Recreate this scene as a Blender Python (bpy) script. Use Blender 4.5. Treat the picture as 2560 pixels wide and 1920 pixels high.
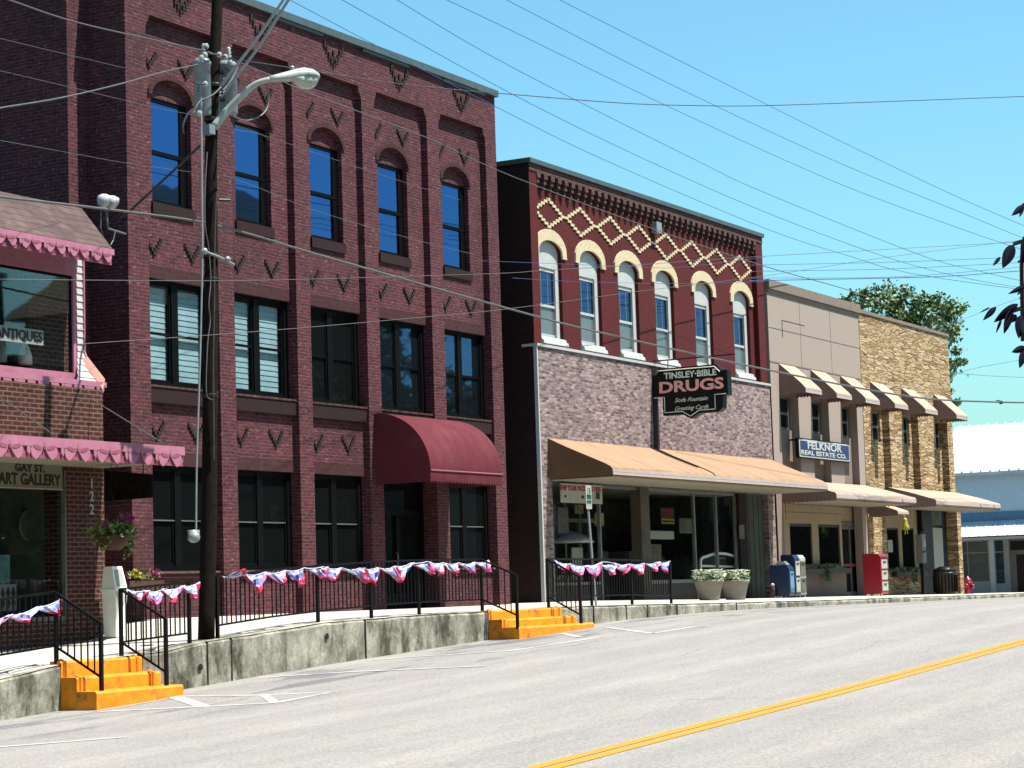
import bpy, math, random
from mathutils import Vector
R_=math.radians
random.seed(7)
for o in list(bpy.data.objects): bpy.data.objects.remove(o)
scene=bpy.context.scene
# ------------------------------------------------------------------ camera
EYE=Vector((0,0,2.5))
F_PX=5405.0; ROLL=.032; TILT=R_(5.488002); YAW=R_(29.202223)
ct,st=math.cos(TILT),math.sin(TILT)
fw=Vector((ct*math.cos(YAW),ct*math.sin(YAW),st))
r0=Vector((math.sin(YAW),-math.cos(YAW),0)); u0=r0.cross(fw)
rt=(r0*math.cos(ROLL)-u0*math.sin(ROLL)); up=(u0*math.cos(ROLL)+r0*math.sin(ROLL))
cd=bpy.data.cameras.new('camera'); cam=bpy.data.objects.new('camera',cd); scene.collection.objects.link(cam)
from mathutils import Matrix
cam.matrix_world=Matrix(((rt.x,up.x,-fw.x,EYE.x),(rt.y,up.y,-fw.y,EYE.y),(rt.z,up.z,-fw.z,EYE.z),(0,0,0,1)))
cd.sensor_fit='HORIZONTAL'; cd.sensor_width=36; cd.lens=36*F_PX/2560; cd.clip_end=3000; cd.clip_start=.1
scene.camera=cam
# ------------------------------------------------------------------ world, sun, exposure
SUN_EL=R_(64); SUN_AZ=R_(15)      # azimuth: from -Y toward +X
w=bpy.data.worlds.new("World"); scene.world=w; w.use_nodes=True
nt=w.node_tree; bg=nt.nodes['Background']
sky=nt.nodes.new('ShaderNodeTexSky'); sky.sky_type='NISHITA'; sky.sun_disc=False
sky.sun_elevation=SUN_EL; sky.sun_rotation=math.atan2(math.sin(SUN_AZ),-math.cos(SUN_AZ)); sky.ozone_density=1.6; sky.air_density=1.25; sky.dust_density=1.1
mx=nt.nodes.new('ShaderNodeMix'); mx.data_type='RGBA'; mx.blend_type='MULTIPLY'; mx.inputs[0].default_value=1
nt.links.new(sky.outputs[0],mx.inputs[6]); mx.inputs[7].default_value=(.60,1.02,1.08,1)
nt.links.new(mx.outputs[2],bg.inputs[0]); bg.inputs[1].default_value=.078
sd=bpy.data.lights.new('sun','SUN'); sd.energy=5; sd.angle=R_(.5); sd.color=(1,.95,.88)
so=bpy.data.objects.new('sun',sd); scene.collection.objects.link(so)
tosun=Vector((math.cos(SUN_EL)*math.sin(SUN_AZ),-math.cos(SUN_EL)*math.cos(SUN_AZ),math.sin(SUN_EL)))
so.rotation_euler=tosun.to_track_quat('Z','Y').to_euler(); so.location=(20,-10,60)
scene.view_settings.view_transform='Standard'; scene.view_settings.look='None'; scene.view_settings.exposure=1.2; scene.view_settings.gamma=1
# ------------------------------------------------------------------ measuring helpers (photo pixels of the 2560 wide picture -> world)
CR=dict(A=(0,0,2.592),B=(640,0,2.592),C=(0,640,2.592),D=(0,1280,2.592),E=(640,640,2.592),F=(640,1280,2.592),G=(1280,400,2.592),H=(1320,1040,2.765),T=(1900,640,3.456),U=(1900,1080,3.352),S=(1600,840,6.914),V=(2380,480,3.456),K1=(1180,1240,4.608),K2=(440,60,5.185),K3=(0,480,3.19),K4=(300,380,3.95),K5=(0,1080,4.148),K6=(1360,1160,3.687),K7=(1920,1240,5.925),K8=(2180,1200,5.184),s=(0,0,1.),d=(0,0,1/1.1573))
def ray(c,x,y):
    a=CR[c]; u,v=a[0]+x/a[2],a[1]+y/a[2]
    return (fw+rt*((u-1280)/F_PX)-up*((v-960)/F_PX))
def P(c,x,y,Y): d=ray(c,x,y); return EYE+d*(Y/d.y)
def PX(c,x,y,X): d=ray(c,x,y); return EYE+d*(X/d.x)
def PZ(c,x,y,Z): d=ray(c,x,y); return EYE+d*((Z-2.5)/d.z)
def PT(c,x,y,t): d=ray(c,x,y); return EYE+d*t
def interp(pts,x):
    if x<=pts[0][0]:
        a,b=pts[0],pts[1]
    else:
        for a,b in zip(pts,pts[1:]):
            if x<=b[0]: break
    return a[1]+(b[1]-a[1])*(x-a[0])/(b[0]-a[0])
RZ=[(-40,-1.5),(0,.08),(18.4,.81),(23.65,1.0),(27.57,1.14),(34.8,1.44),(37.75,1.56),(42,1.74),(45.4,1.83),(49,1.865),(55,1.86),(62,1.82),(80,1.74),(100,1.7),(300,1.2)]
def road_z(x,y):
    z=(interp(RZ,x-1.5)+interp(RZ,x)+interp(RZ,x+1.5))/3
    if y>15: z-=.10*min(1,(y-15)/6.5)*min(1,max(0,(31-x)/7))
    return z
def PR(c,x,y,off=0):   # on the road surface
    d=ray(c,x,y); lo,hi=5.,200.
    t=5.
    while t<150:
        p=EYE+d*t
        if p.z<road_z(p.x,p.y)+off: break
        t+=.05
    return p
KY=21.8   # kerb line
EZ=[(-40,-.9),(20,1.22),(23.66,1.48),(24.96,1.64),(27.47,1.74),(28.43,1.85),(29.87,1.93),(31.76,2.06),(35,2.12),(37.6,2.13),(41.9,2.14),(50.7,2.05),(56,2.0),(65,1.94),(80,1.84),(100,1.8),(300,1.35)]
WZ=[(-40,-.6),(20,1.5),(26,1.74),(29.5,1.87),(30.3,2.03),(33,2.2),(46,2.19),(49,2.21),(55,2.13),(62,2.05),(65,2.03),(82,1.86),(100,1.82),(300,1.37)]
def walk_z(x,y):
    t=min(1,max(0,(y-KY)/(25.2-KY)))
    return interp(EZ,x)*(1-t)+interp(WZ,x)*t
# ------------------------------------------------------------------ objects
C=scene.collection
def tag(o,label=None,cat=None,group=None,kind=None):
    if label: o['label']=label
    if cat: o['category']=cat
    if group: o['group']=group
    if kind: o['kind']=kind
    return o
def thing(name,label,cat,loc,group=None):
    o=bpy.data.objects.new(name,None); C.objects.link(o); o.location=loc; o.empty_display_size=.2
    return tag(o,label,cat,group)
def wloc(p):
    v=Vector((0,0,0))
    while p is not None: v+=p.location; p=p.parent
    return v
class MB:
    def __init__(s): s.v=[];s.f=[];s.m=[];s.cur=0
    def face(s,pts):
        n=len(s.v); s.v+= [tuple(p) for p in pts]; s.f.append(tuple(range(n,n+len(pts)))); s.m.append(s.cur)
    def box(s,x0,x1,y0,y1,z0,z1):
        n=len(s.v)
        s.v+=[(x,y,z) for z in(z0,z1) for y in(y0,y1) for x in(x0,x1)]
        for q in((0,2,3,1),(4,5,7,6),(0,1,5,4),(1,3,7,5),(3,2,6,7),(2,0,4,6)):
            s.f.append(tuple(n+i for i in q)); s.m.append(s.cur)
        return s
    def obox(s,p0,p1,wd,ht,upv=(0,0,1)):
        p0=Vector(p0);p1=Vector(p1);d=(p1-p0).normalized();u=Vector(upv);r=d.cross(u).normalized();u=r.cross(d)
        n=len(s.v)
        for p in(p0,p1):
            for a,b in((-1,-1),(1,-1),(1,1),(-1,1)): s.v.append(tuple(p+r*(a*wd/2)+u*(b*ht/2)))
        for q in((3,2,1,0),(4,5,6,7),(0,1,5,4),(1,2,6,5),(2,3,7,6),(3,0,4,7)): s.f.append(tuple(n+i for i in q)); s.m.append(s.cur)
        return s
    def prism(s,pts,a,vec):   # pts list of 3D points forming a flat outline, extruded by vec
        vec=Vector(vec); A=[Vector(p) for p in pts]; k=len(A); n=len(s.v)
        s.v+=[tuple(p) for p in A]+[tuple(p+vec) for p in A]
        s.f.append(tuple(range(n,n+k))); s.f.append(tuple(range(n+2*k-1,n+k-1,-1))); s.m+=[s.cur]*2
        for i in range(k):
            j=(i+1)%k; s.f.append((n+i,n+k+i,n+k+j,n+j)); s.m.append(s.cur)
        return s
    def pxz(s,pts,y0,y1): return s.prism([(x,y0,z) for x,z in pts],0,(0,y1-y0,0))
    def pyz(s,pts,x0,x1): return s.prism([(x0,y,z) for y,z in pts],0,(x1-x0,0,0))
    def tube(s,pts,r,n=8,cap=True):
        pts=[Vector(p) for p in pts]; rs=r if isinstance(r,(list,tuple)) else [r]*len(pts)
        base=len(s.v); prev=None
        for i,p in enumerate(pts):
            d=(pts[min(i+1,len(pts)-1)]-pts[max(i-1,0)])
            if d.length<1e-9: d=Vector((0,0,1))
            d.normalize()
            if prev is None:
                a=Vector((0,0,1)) if abs(d.z)<.9 else Vector((1,0,0))
                prev=d.cross(a).normalized()
            x=(prev-d*prev.dot(d)).normalized(); prev=x; y=d.cross(x)
            for k in range(n):
                t=2*math.pi*k/n; s.v.append(tuple(p+(x*math.cos(t)+y*math.sin(t))*rs[i]))
        for i in range(len(pts)-1):
            for k in range(n):
                a=base+i*n+k;b=base+i*n+(k+1)%n
                s.f.append((a,b,b+n,a+n)); s.m.append(s.cur)
        if cap:
            s.f.append(tuple(base+k for k in range(n-1,-1,-1))); s.m.append(s.cur)
            e=base+(len(pts)-1)*n; s.f.append(tuple(e+k for k in range(n))); s.m.append(s.cur)
        return s
    def lathe(s,c,prof,n=20,axis='z',sx=1,sy=1):
        base=len(s.v); c=Vector(c)
        for r,h in prof:
            for k in range(n):
                t=2*math.pi*k/n; a,b=r*math.cos(t)*sx,r*math.sin(t)*sy
                s.v.append(tuple(c+(Vector((a,b,h)) if axis=='z' else Vector((a,h,b)) if axis=='y' else Vector((h,a,b)))))
        for i in range(len(prof)-1):
            for k in range(n):
                a=base+i*n+k;b=base+i*n+(k+1)%n; s.f.append((a,b,b+n,a+n)); s.m.append(s.cur)
        s.f.append(tuple(base+k for k in range(n-1,-1,-1))); s.m.append(s.cur)
        e=base+(len(prof)-1)*n; s.f.append(tuple(e+k for k in range(n))); s.m.append(s.cur)
        return s
    def ball(s,c,rx,ry,rz,n=12,m=8):
        return s.lathe(c,[(math.sin(math.pi*i/m)*1+1e-4,-math.cos(math.pi*i/m)*rz) for i in range(m+1)],n,sx=rx,sy=ry)
    def build(s,name,mats,parent=None,smooth=False,kind=None):
        if not isinstance(mats,(list,tuple)): mats=[mats]
        off=wloc(parent) if parent is not None else Vector((0,0,0))
        me=bpy.data.meshes.new(name)
        me.from_pydata([(a-off.x,b-off.y,c-off.z) for a,b,c in s.v],[],s.f)
        for m in mats: me.materials.append(m)
        me.polygons.foreach_set('material_index',s.m)
        if smooth: me.polygons.foreach_set('use_smooth',[True]*len(s.f))
        me.update()
        o=bpy.data.objects.new(name,me); C.objects.link(o)
        if parent is not None: o.parent=parent
        if kind: o['kind']=kind
        return o
def struct(name,mb,m,smooth=False): return mb.build(name,m,None,smooth,'structure')
def recenter(o):      # put the origin of a one-mesh thing at its base
    vs=[v.co for v in o.data.vertices]
    c=Vector((sum(v.x for v in vs)/len(vs),sum(v.y for v in vs)/len(vs),min(v.z for v in vs)))
    for v in o.data.vertices: v.co-=c
    o.location=c; return o
def copy_tree(o,parent=None):
    c=o.copy(); C.objects.link(c); c.parent=parent
    for ch in o.children: copy_tree(ch,c)
    return c
def crom(pts,k=6):
    pts=[Vector(p) for p in pts]
    if len(pts)<3:
        return [pts[0].lerp(pts[1],i/k) for i in range(k+1)]
    P_=[pts[0]*2-pts[1]]+pts+[pts[-1]*2-pts[-2]]; out=[]
    for i in range(1,len(P_)-2):
        a,b,c,d=P_[i-1:i+3]
        for j in range(k):
            t=j/k; out.append(.5*((2*b)+(c-a)*t+(2*a-5*b+4*c-d)*t*t+(-a+3*b-3*c+d)*t**3))
    out.append(pts[-1]); return out
# ------------------------------------------------------------------ materials
class NT:
    def __init__(s,name):
        s.m=bpy.data.materials.new(name); s.m.use_nodes=True; s.t=s.m.node_tree; s.b=s.t.nodes['Principled BSDF']
    def n(s,t,**k):
        x=s.t.nodes.new('ShaderNode'+t)
        for a,b in k.items(): setattr(x,a,b)
        return x
    def l(s,a,b): s.t.links.new(a,b)
    def pos(s,scale=(1,1,1),obj=False):
        if obj: g=s.n('TexCoord').outputs['Object']
        else: g=s.n('NewGeometry').outputs['Position']
        m=s.n('Mapping'); m.inputs['Scale'].default_value=scale; s.l(g,m.inputs[0]); return m.outputs[0]
    def wall(s):  # (x+y, z) flat coordinates for axis aligned walls
        g=s.n('NewGeometry').outputs['Position']; sp=s.n('SeparateXYZ'); s.l(g,sp.inputs[0])
        ad=s.n('Math'); s.l(sp.outputs[0],ad.inputs[0]); s.l(sp.outputs[1],ad.inputs[1])
        c=s.n('CombineXYZ'); s.l(ad.outputs[0],c.inputs[0]); s.l(sp.outputs[2],c.inputs[1]); return c.outputs[0]
    def noise(s,v,scale,detail=4,rough=.6,sc=None):
        if sc: m=s.n('Mapping'); m.inputs['Scale'].default_value=sc; s.l(v,m.inputs[0]); v=m.outputs[0]
        x=s.n('TexNoise'); x.inputs['Scale'].default_value=scale; x.inputs['Detail'].default_value=detail; x.inputs['Roughness'].default_value=rough
        s.l(v,x.inputs['Vector']); return x.outputs['Fac']
    def ramp(s,f,stops,interp='LINEAR'):
        r=s.n('ValToRGB'); r.color_ramp.interpolation=interp; e=r.color_ramp.elements
        while len(e)<len(stops): e.new(.5)
        for i,(p,c) in enumerate(stops): e[i].position=p; e[i].color=(*c,1) if len(c)==3 else c
        s.l(f,r.inputs[0]); return r.outputs[0]
    def mix(s,f,a,b,mode='MIX'):
        x=s.n('Mix',data_type='RGBA',blend_type=mode)
        for i,v in((0,f),(6,a),(7,b)):
            if isinstance(v,(int,float)): x.inputs[i].default_value=v
            elif isinstance(v,tuple): x.inputs[i].default_value=(*v,1)
            else: s.l(v,x.inputs[i])
        return x.outputs[2]
    def col(s,c):
        if isinstance(c,tuple): s.b.inputs['Base Color'].default_value=(*c,1)
        else: s.l(c,s.b.inputs['Base Color'])
        return s
    def bump(s,h,strength=.4,dist=.01):
        b=s.n('Bump'); b.inputs['Strength'].default_value=strength; b.inputs['Distance'].default_value=dist
        s.l(h,b.inputs['Height']); s.l(b.outputs[0],s.b.inputs['Normal']); return s
    def set(s,rough=.8,metal=0,spec=.3,**k):
        s.b.inputs['Roughness'].default_value=rough; s.b.inputs['Metallic'].default_value=metal; s.b.inputs['Specular IOR Level'].default_value=spec
        return s
AK=.46   # real surfaces are darker than they look in the sun
def sc(c): return tuple(x*AK for x in c)
def paint(name,c,rough=.55,var=.12,metal=0,spec=.4,scale=6,dirt=None,raw=False,dl=.5,dh=.72,ds=1.3):
    n=NT(name); v=n.pos(); f=n.noise(v,scale,5,.65); c=c if raw else sc(c); dirt=sc(dirt) if dirt else None
    d=tuple(max(0,x*(1-var*1.6)) for x in c); l=tuple(min(1,x*(1+var)) for x in c)
    r=n.ramp(f,[(.3,d),(.7,l)])
    if dirt:
        f2=n.noise(v,ds,6,.7,(1,1,.35 if ds<2 else 1)); r=n.mix(n.ramp(f2,[(dl,(0,0,0)),(dh,(1,1,1))]),r,dirt)
    n.col(r).set(rough,metal,spec); n.bump(f,.12,.01); return n.m
def brick(name,c1,c2,mortar,bw=.215,bh=.072,ms=.009,var=.5,fleck=None,stain=None,bump=.5,bias=0,off=.5):
    n=NT(name); v=n.wall(); t=n.n('TexBrick'); t.offset=off; c1=sc(c1);c2=sc(c2);mortar=sc(mortar);fleck=sc(fleck) if fleck else None; stain=sc(stain) if stain else None
    t.inputs['Scale'].default_value=1; t.inputs['Brick Width'].default_value=bw; t.inputs['Row Height'].default_value=bh
    t.inputs['Mortar Size'].default_value=ms; t.inputs['Mortar Smooth'].default_value=.25; t.inputs['Bias'].default_value=bias
    t.inputs['Color1'].default_value=(*c1,1); t.inputs['Color2'].default_value=(*c2,1); t.inputs['Mortar'].default_value=(*mortar,1)
    n.l(v,t.inputs['Vector']); c=t.outputs['Color']
    # blotches on the scale of single bricks
    f=n.noise(v,1,2,.5,(5.2,15,1)); c=n.mix(var,c,n.ramp(f,[(.25,(.42,.40,.42)),(.5,(1,1,1)),(.75,(1.5,1.42,1.35))]),'MULTIPLY')
    f=n.noise(v,.45,5,.6); c=n.mix(.5,c,n.ramp(f,[(.3,(.72,.72,.74)),(.7,(1.15,1.12,1.1))]),'MULTIPLY')
    if fleck:
        f=n.noise(v,1,3,.6,(7,20,1)); c=n.mix(n.ramp(f,[(.60,(0,0,0)),(.70,(.85,.85,.85))]),c,fleck)
    if stain:
        f=n.noise(v,.8,6,.7,(1,.3,1)); c=n.mix(n.ramp(f,[(.52,(0,0,0)),(.75,(.7,.7,.7))]),c,stain)
    n.col(c).set(.85,0,.25)
    mth=n.n('Math',operation='SUBTRACT'); mth.inputs[0].default_value=1; n.l(t.outputs['Fac'],mth.inputs[1]); 
    ad=n.n('Math',operation='MULTIPLY_ADD'); n.l(n.noise(v,30,3),ad.inputs[0]); ad.inputs[1].default_value=.5; n.l(mth.outputs[0],ad.inputs[2])
    n.bump(ad.outputs[0],bump,.012); return n.m
M={}
M['brick']=brick('dark_red_brick',(.168,.038,.044),(.086,.021,.027),(.20,.085,.10),fleck=(.42,.23,.25),stain=(.045,.02,.022),var=.75)
M['brick_soldier']=brick('soldier_brick',(.095,.028,.030),(.07,.02,.022),(.09,.035,.037),bw=.075,bh=.215,off=0,var=.5)
M['brick_dark']=brick('sill_brick',(.035,.010,.011),(.027,.008,.009),(.03,.011,.012),bw=.075,bh=.2,off=0,var=.4)
M['brick_orna']=paint('shadow_ornament_brick',(.030,.010,.011),.9)  # near-black colour stands in for shadows around the projecting bricks
M['brick_red']=brick('painted_red_brick',(.165,.013,.013),(.135,.010,.010),(.12,.010,.010),var=.25,bump=.35,ms=.008)
M['brick_edge']=brick('weathered_brick',(.16,.06,.052),(.085,.03,.028),(.2,.14,.12),fleck=(.34,.26,.22),var=.7)
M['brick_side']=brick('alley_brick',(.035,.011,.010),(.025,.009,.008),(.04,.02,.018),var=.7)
M['brick_mix']=brick('mixed_tone_brick',(.62,.46,.42),(.16,.10,.115),(.40,.33,.31),bw=.23,bh=.075,var=.85,fleck=(.75,.66,.6),bump=.4)
M['brick_old']=brick('old_red_brick',(.13,.026,.022),(.07,.016,.015),(.27,.17,.115),bw=.22,bh=.082,ms=.013,var=.5)
M['stone']=None
def stone():
    n=NT('stacked_ledge_stone'); v=n.wall(); wv=n.noise(v,.9,3)
    sp=n.n('SeparateXYZ'); n.l(v,sp.inputs[0]); dz=n.n('Math',operation='MULTIPLY_ADD'); n.l(wv,dz.inputs[0]); dz.inputs[1].default_value=.30; n.l(sp.outputs[1],dz.inputs[2])
    cb=n.n('CombineXYZ'); n.l(sp.outputs[0],cb.inputs[0]); n.l(dz.outputs[0],cb.inputs[1])
    vo=n.n('TexVoronoi'); vo.inputs['Scale'].default_value=1; mp=n.n('Mapping'); mp.inputs['Scale'].default_value=(1.45,11.5,1); n.l(cb.outputs[0],mp.inputs[0]); n.l(mp.outputs[0],vo.inputs['Vector'])
    vd=n.n('TexVoronoi',feature='DISTANCE_TO_EDGE'); vd.inputs['Scale'].default_value=1; n.l(mp.outputs[0],vd.inputs['Vector'])
    sc=n.n('SeparateColor'); n.l(vo.outputs['Color'],sc.inputs[0])
    c=n.ramp(sc.outputs[0],[(0,(.42,.25,.11)),(.3,(.70,.48,.24)),(.55,(.90,.70,.40)),(.8,(.78,.50,.27)),(1,(1.0,.85,.58))])
    f=n.noise(v,5,5,.6,(1,3,1)); c=n.mix(.6,c,n.ramp(f,[(.3,(.55,.55,.5)),(.7,(1.25,1.2,1.1))]),'MULTIPLY')
    e=n.ramp(vd.outputs['Distance'],[(0,(0,0,0)),(.07,(1,1,1))]); c=n.mix(e,(.24,.14,.08),c)
    c=n.mix(1.0,c,(AK,AK,AK),'MULTIPLY')
    n.col(c).set(.85)
    h=n.n('Math',operation='MULTIPLY_ADD'); n.l(sc.outputs[1],h.inputs[0]); h.inputs[1].default_value=.8; n.l(e,h.inputs[2]); n.bump(h.outputs[0],1,.05)
    return n.m
M['stone']=stone()
def concrete():
    n=NT('stained_concrete'); v=n.pos(); f=n.noise(v,2.2,8,.7); c=n.ramp(f,[(.25,(.22,.23,.17)),(.44,(.47,.46,.37)),(.66,(.80,.77,.64))])
    f2=n.noise(v,1.6,7,.72,(1.1,1,.45)); c=n.mix(n.ramp(f2,[(.46,(0,0,0)),(.62,(.95,.95,.95))]),c,(.10,.105,.07))
    f4=n.noise(v,3.1,5,.7,(2.2,1,.3)); c=n.mix(n.ramp(f4,[(.58,(0,0,0)),(.72,(.6,.6,.6))]),c,(.30,.22,.10))
    f3=n.noise(v,14,6,.75); c=n.mix(.6,c,n.ramp(f3,[(.3,(.6,.6,.58)),(.7,(1.3,1.3,1.25))]),'MULTIPLY')
    c=n.mix(1.0,c,(AK,AK,AK),'MULTIPLY')
    n.col(c).set(.95,0,.15); n.bump(n.noise(v,7,8,.75),.7,.03); return n.m
M['concrete']=concrete()
def walk():
    n=NT('pale_walk_concrete'); v=n.pos(); f=n.noise(v,1.2,8,.65); c=n.ramp(f,[(.3,(.80,.72,.60)),(.7,(1.0,.93,.80))])
    f3=n.noise(v,30,4,.7); c=n.mix(.3,c,n.ramp(f3,[(.3,(.7,.7,.7)),(.7,(1.15,1.15,1.15))]),'MULTIPLY')
    sp=n.n('SeparateXYZ'); n.l(v,sp.inputs[0]); m=n.n('Math',operation='PINGPONG'); m.inputs[1].default_value=.76; n.l(sp.outputs[0],m.inputs[0])
    c=n.mix(n.ramp(m.outputs[0],[(.0,(1,1,1)),(.016,(0,0,0))]),c,(.28,.25,.2))
    c=n.mix(1.0,c,(AK,AK,AK),'MULTIPLY')
    n.col(c).set(.9,0,.2); n.bump(f3,.2,.01); return n.m
M['walk']=walk()
def asphalt():
    n=NT('worn_asphalt'); v=n.pos(); f=n.noise(v,.35,7,.62,(1,2.2,1)); c=n.ramp(f,[(.3,(.47,.438,.40)),(.7,(.555,.520,.475))])
    f2=n.noise(v,1.7,5,.6,(.35,2.6,1)); c=n.mix(.5,c,n.ramp(f2,[(.35,(.86,.86,.88)),(.65,(1.07,1.06,1.04))]),'MULTIPLY')
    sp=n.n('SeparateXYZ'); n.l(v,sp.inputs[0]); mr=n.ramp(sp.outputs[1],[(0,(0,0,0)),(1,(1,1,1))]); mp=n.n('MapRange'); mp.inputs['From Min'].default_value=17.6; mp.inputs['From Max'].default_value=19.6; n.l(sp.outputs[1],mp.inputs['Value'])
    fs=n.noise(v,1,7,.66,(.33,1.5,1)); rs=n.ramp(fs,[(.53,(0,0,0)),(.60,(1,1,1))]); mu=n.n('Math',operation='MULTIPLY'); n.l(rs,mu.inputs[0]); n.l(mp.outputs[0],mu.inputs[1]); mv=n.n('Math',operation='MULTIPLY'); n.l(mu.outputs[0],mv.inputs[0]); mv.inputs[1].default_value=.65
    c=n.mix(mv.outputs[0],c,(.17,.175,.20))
    # cracks and darker wheel tracks
    ve=n.n('TexVoronoi',feature='DISTANCE_TO_EDGE'); ve.inputs['Scale'].default_value=1; m2=n.n('Mapping'); m2.inputs['Scale'].default_value=(.16,.42,1); wn=n.noise(v,1.1,5,.7); wc=n.n('Mix',data_type='VECTOR',factor_mode='UNIFORM') if False else None
    av=n.n('VectorMath',operation='MULTIPLY_ADD'); cxn=n.n('CombineXYZ'); n.l(wn,cxn.inputs[0]); n.l(wn,cxn.inputs[1]); n.l(cxn.outputs[0],av.inputs[0]); av.inputs[1].default_value=(1.2,.9,0); n.l(v,av.inputs[2]); n.l(av.outputs[0],m2.inputs[0]); n.l(m2.outputs[0],ve.inputs['Vector'])
    cm=n.ramp(n.noise(v,.25,2),[(.60,(0,0,0)),(.68,(.40,.40,.40))]); ce=n.ramp(ve.outputs['Distance'],[(0,(1,1,1)),(.010,(0,0,0))]); ck=n.mix(1.0,ce,cm,'MULTIPLY')
    c=n.mix(ck,c,(.14,.135,.13))
    wt=n.n('Math',operation='SINE'); ws_=n.n('Math',operation='MULTIPLY'); n.l(sp.outputs[1],ws_.inputs[0]); ws_.inputs[1].default_value=3.3; n.l(ws_.outputs[0],wt.inputs[0]); c=n.mix(.8,c,n.ramp(wt.outputs[0],[(0,(.93,.93,.94)),(1,(1.04,1.04,1.03))]),'MULTIPLY')
    f3=n.noise(v,24,5,.85); c=n.mix(.95,c,n.ramp(f3,[(.32,(.50,.50,.51)),(.68,(1.42,1.42,1.40))]),'MULTIPLY')
    vo=n.n('TexVoronoi'); vo.inputs['Scale'].default_value=26; n.l(v,vo.inputs['Vector']); c=n.mix(n.ramp(vo.outputs['Distance'],[(.06,(.55,.55,.55)),(.14,(0,0,0))]),c,(.55,.53,.5))
    c=n.mix(1.0,c,(AK,AK,AK),'MULTIPLY')
    n.col(c).set(.9,0,.25); n.bump(f3,.35,.01); return n.m
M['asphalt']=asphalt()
M['tar']=paint('fresh_tar_patch',(.17,.18,.22),.9,.2,scale=9)
M['tar_dark']=paint('joint_filler',(.07,.06,.045),.95,.3)
M['white_line']=paint('worn_white_line_paint',(.78,.77,.72),.8,.12,scale=14,dirt=(.36,.34,.31))
M['yellow_line']=paint('yellow_line_paint',(.92,.43,.03),.8,.1,scale=18,dirt=(.66,.38,.10))
M['grass']=paint('grass_ground',(.06,.09,.025),.95,.4,scale=3)
M['step_yellow']=paint('chipped_yellow_step_paint',(.70,.225,.004),.6,.16,scale=5,dirt=(.24,.13,.06),raw=True,dl=.54,dh=.72,ds=3.6)
M['black']=paint('black_metal_paint',(.006,.006,.008),.45,.2,spec=.22)
M['blackframe']=paint('black_window_frame',(.004,.004,.005),.6,.2,spec=.08)
M['grey_cap']=paint('grey_green_coping',(.10,.14,.14),.5,.15,spec=.5)
M['white']=paint('white_paint',(.78,.80,.76),.5,.07)
M['cream']=paint('cream_brick_paint',(1.0,.84,.52),.7,.18,scale=22)
M['pink']=paint('pink_paint',(.72,.27,.39),.55,.1)
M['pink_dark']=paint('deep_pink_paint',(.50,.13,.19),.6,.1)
M['clap']=paint('white_clapboard',(.84,.76,.72),.6,.06)
M['salmon']=paint('salmon_trim',(.55,.17,.10),.6,.15)
M['shingle']=brick('roof_shingle',(.22,.14,.125),(.14,.09,.085),(.09,.06,.055),bw=.3,bh=.13,ms=.007,var=.5,bump=.3)
M['maroon']=paint('maroon_canvas',(.26,.05,.065),.7,.06,scale=2.5,spec=.2)
M['maroon_trim']=paint('pale_maroon_piping',(.48,.16,.17),.7)
M['tan_canvas']=paint('tan_canvas',(.66,.43,.28),.8,.06,scale=2,spec=.2)
M['rose_canvas']=paint('rose_tan_canvas',(.82,.64,.50),.8,.08,scale=2,spec=.2)
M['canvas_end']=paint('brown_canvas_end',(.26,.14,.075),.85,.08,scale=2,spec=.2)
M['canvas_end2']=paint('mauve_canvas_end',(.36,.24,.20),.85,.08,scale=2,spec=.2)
M['band']=paint('pale_valance_band',(.74,.62,.56),.7,.08)
M['underside']=paint('awning_soffit',(.50,.46,.34),.8,.08)
M['stucco']=paint('tan_stucco',(.56,.45,.375),.9,.07,scale=12)
M['stucco2']=paint('mauve_stucco_recess',(.38,.28,.22),.9,.08,scale=12)
M['cornice']=paint('cornice_metal',(.36,.27,.20),.6,.12)
M['siding']=paint('cream_siding',(.60,.47,.28),.7,.1)
M['alum']=paint('aluminium_frame',(.42,.43,.40),.35,.1,metal=.6)
M['bronze']=paint('dark_bronze_frame',(.03,.025,.02),.4,.2,metal=.3)
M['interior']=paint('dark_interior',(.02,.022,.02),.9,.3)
M['int_green']=paint('dim_shop_wall',(.20,.24,.17),.9,.3,scale=2)
M['shelf']=paint('shop_shelf',(.22,.21,.16),.8,.3,scale=9)
M['wood']=paint('creosoted_wood',(.020,.013,.010),.9,.35,scale=9,spec=.1)
M['steel']=paint('galvanised_steel',(.50,.55,.55),.45,.1,metal=.35)
M['transf']=paint('transformer_grey',(.36,.44,.47),.5,.1,dirt=(.25,.28,.28))
M['lampgrey']=paint('pale_green_grey_paint',(.62,.68,.60),.45,.08)
M['ceramic']=paint('glazed_porcelain',(.62,.62,.58),.2,.1,spec=.6)
M['wire']=paint('grey_wire',(.17,.18,.16),.5,.1)
M['wire_dark']=paint('dark_wire',(.035,.04,.07),.6,.1)
M['bluewire']=paint('weathered_bare_wire',(.06,.13,.42),.5,.1)
M['leaf']=paint('green_leaf',(.22,.33,.13),.55,.5,scale=3)
M['leaf_b']=paint('bright_leaf',(.22,.36,.07),.5,.35,scale=8)
M['leaf_dark']=paint('backlit_dark_leaf',(.003,.004,.022),.75,.3,scale=8,spec=.08)  # near-black colour stands in for shaded leaf undersides against the sky
M['bark']=paint('bark',(.09,.065,.045),.95,.3)
M['flower_w']=paint('white_petal',(.88,.92,.78),.6,.05,raw=True)
M['flower_p']=paint('magenta_petal',(.62,.06,.26),.6,.2)
M['flower_y']=paint('yellow_petal',(.75,.65,.08),.6,.2)
M['pot']=paint('weathered_plastic_pot',(.40,.37,.31),.8,.08,dirt=(.25,.24,.2))
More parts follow.
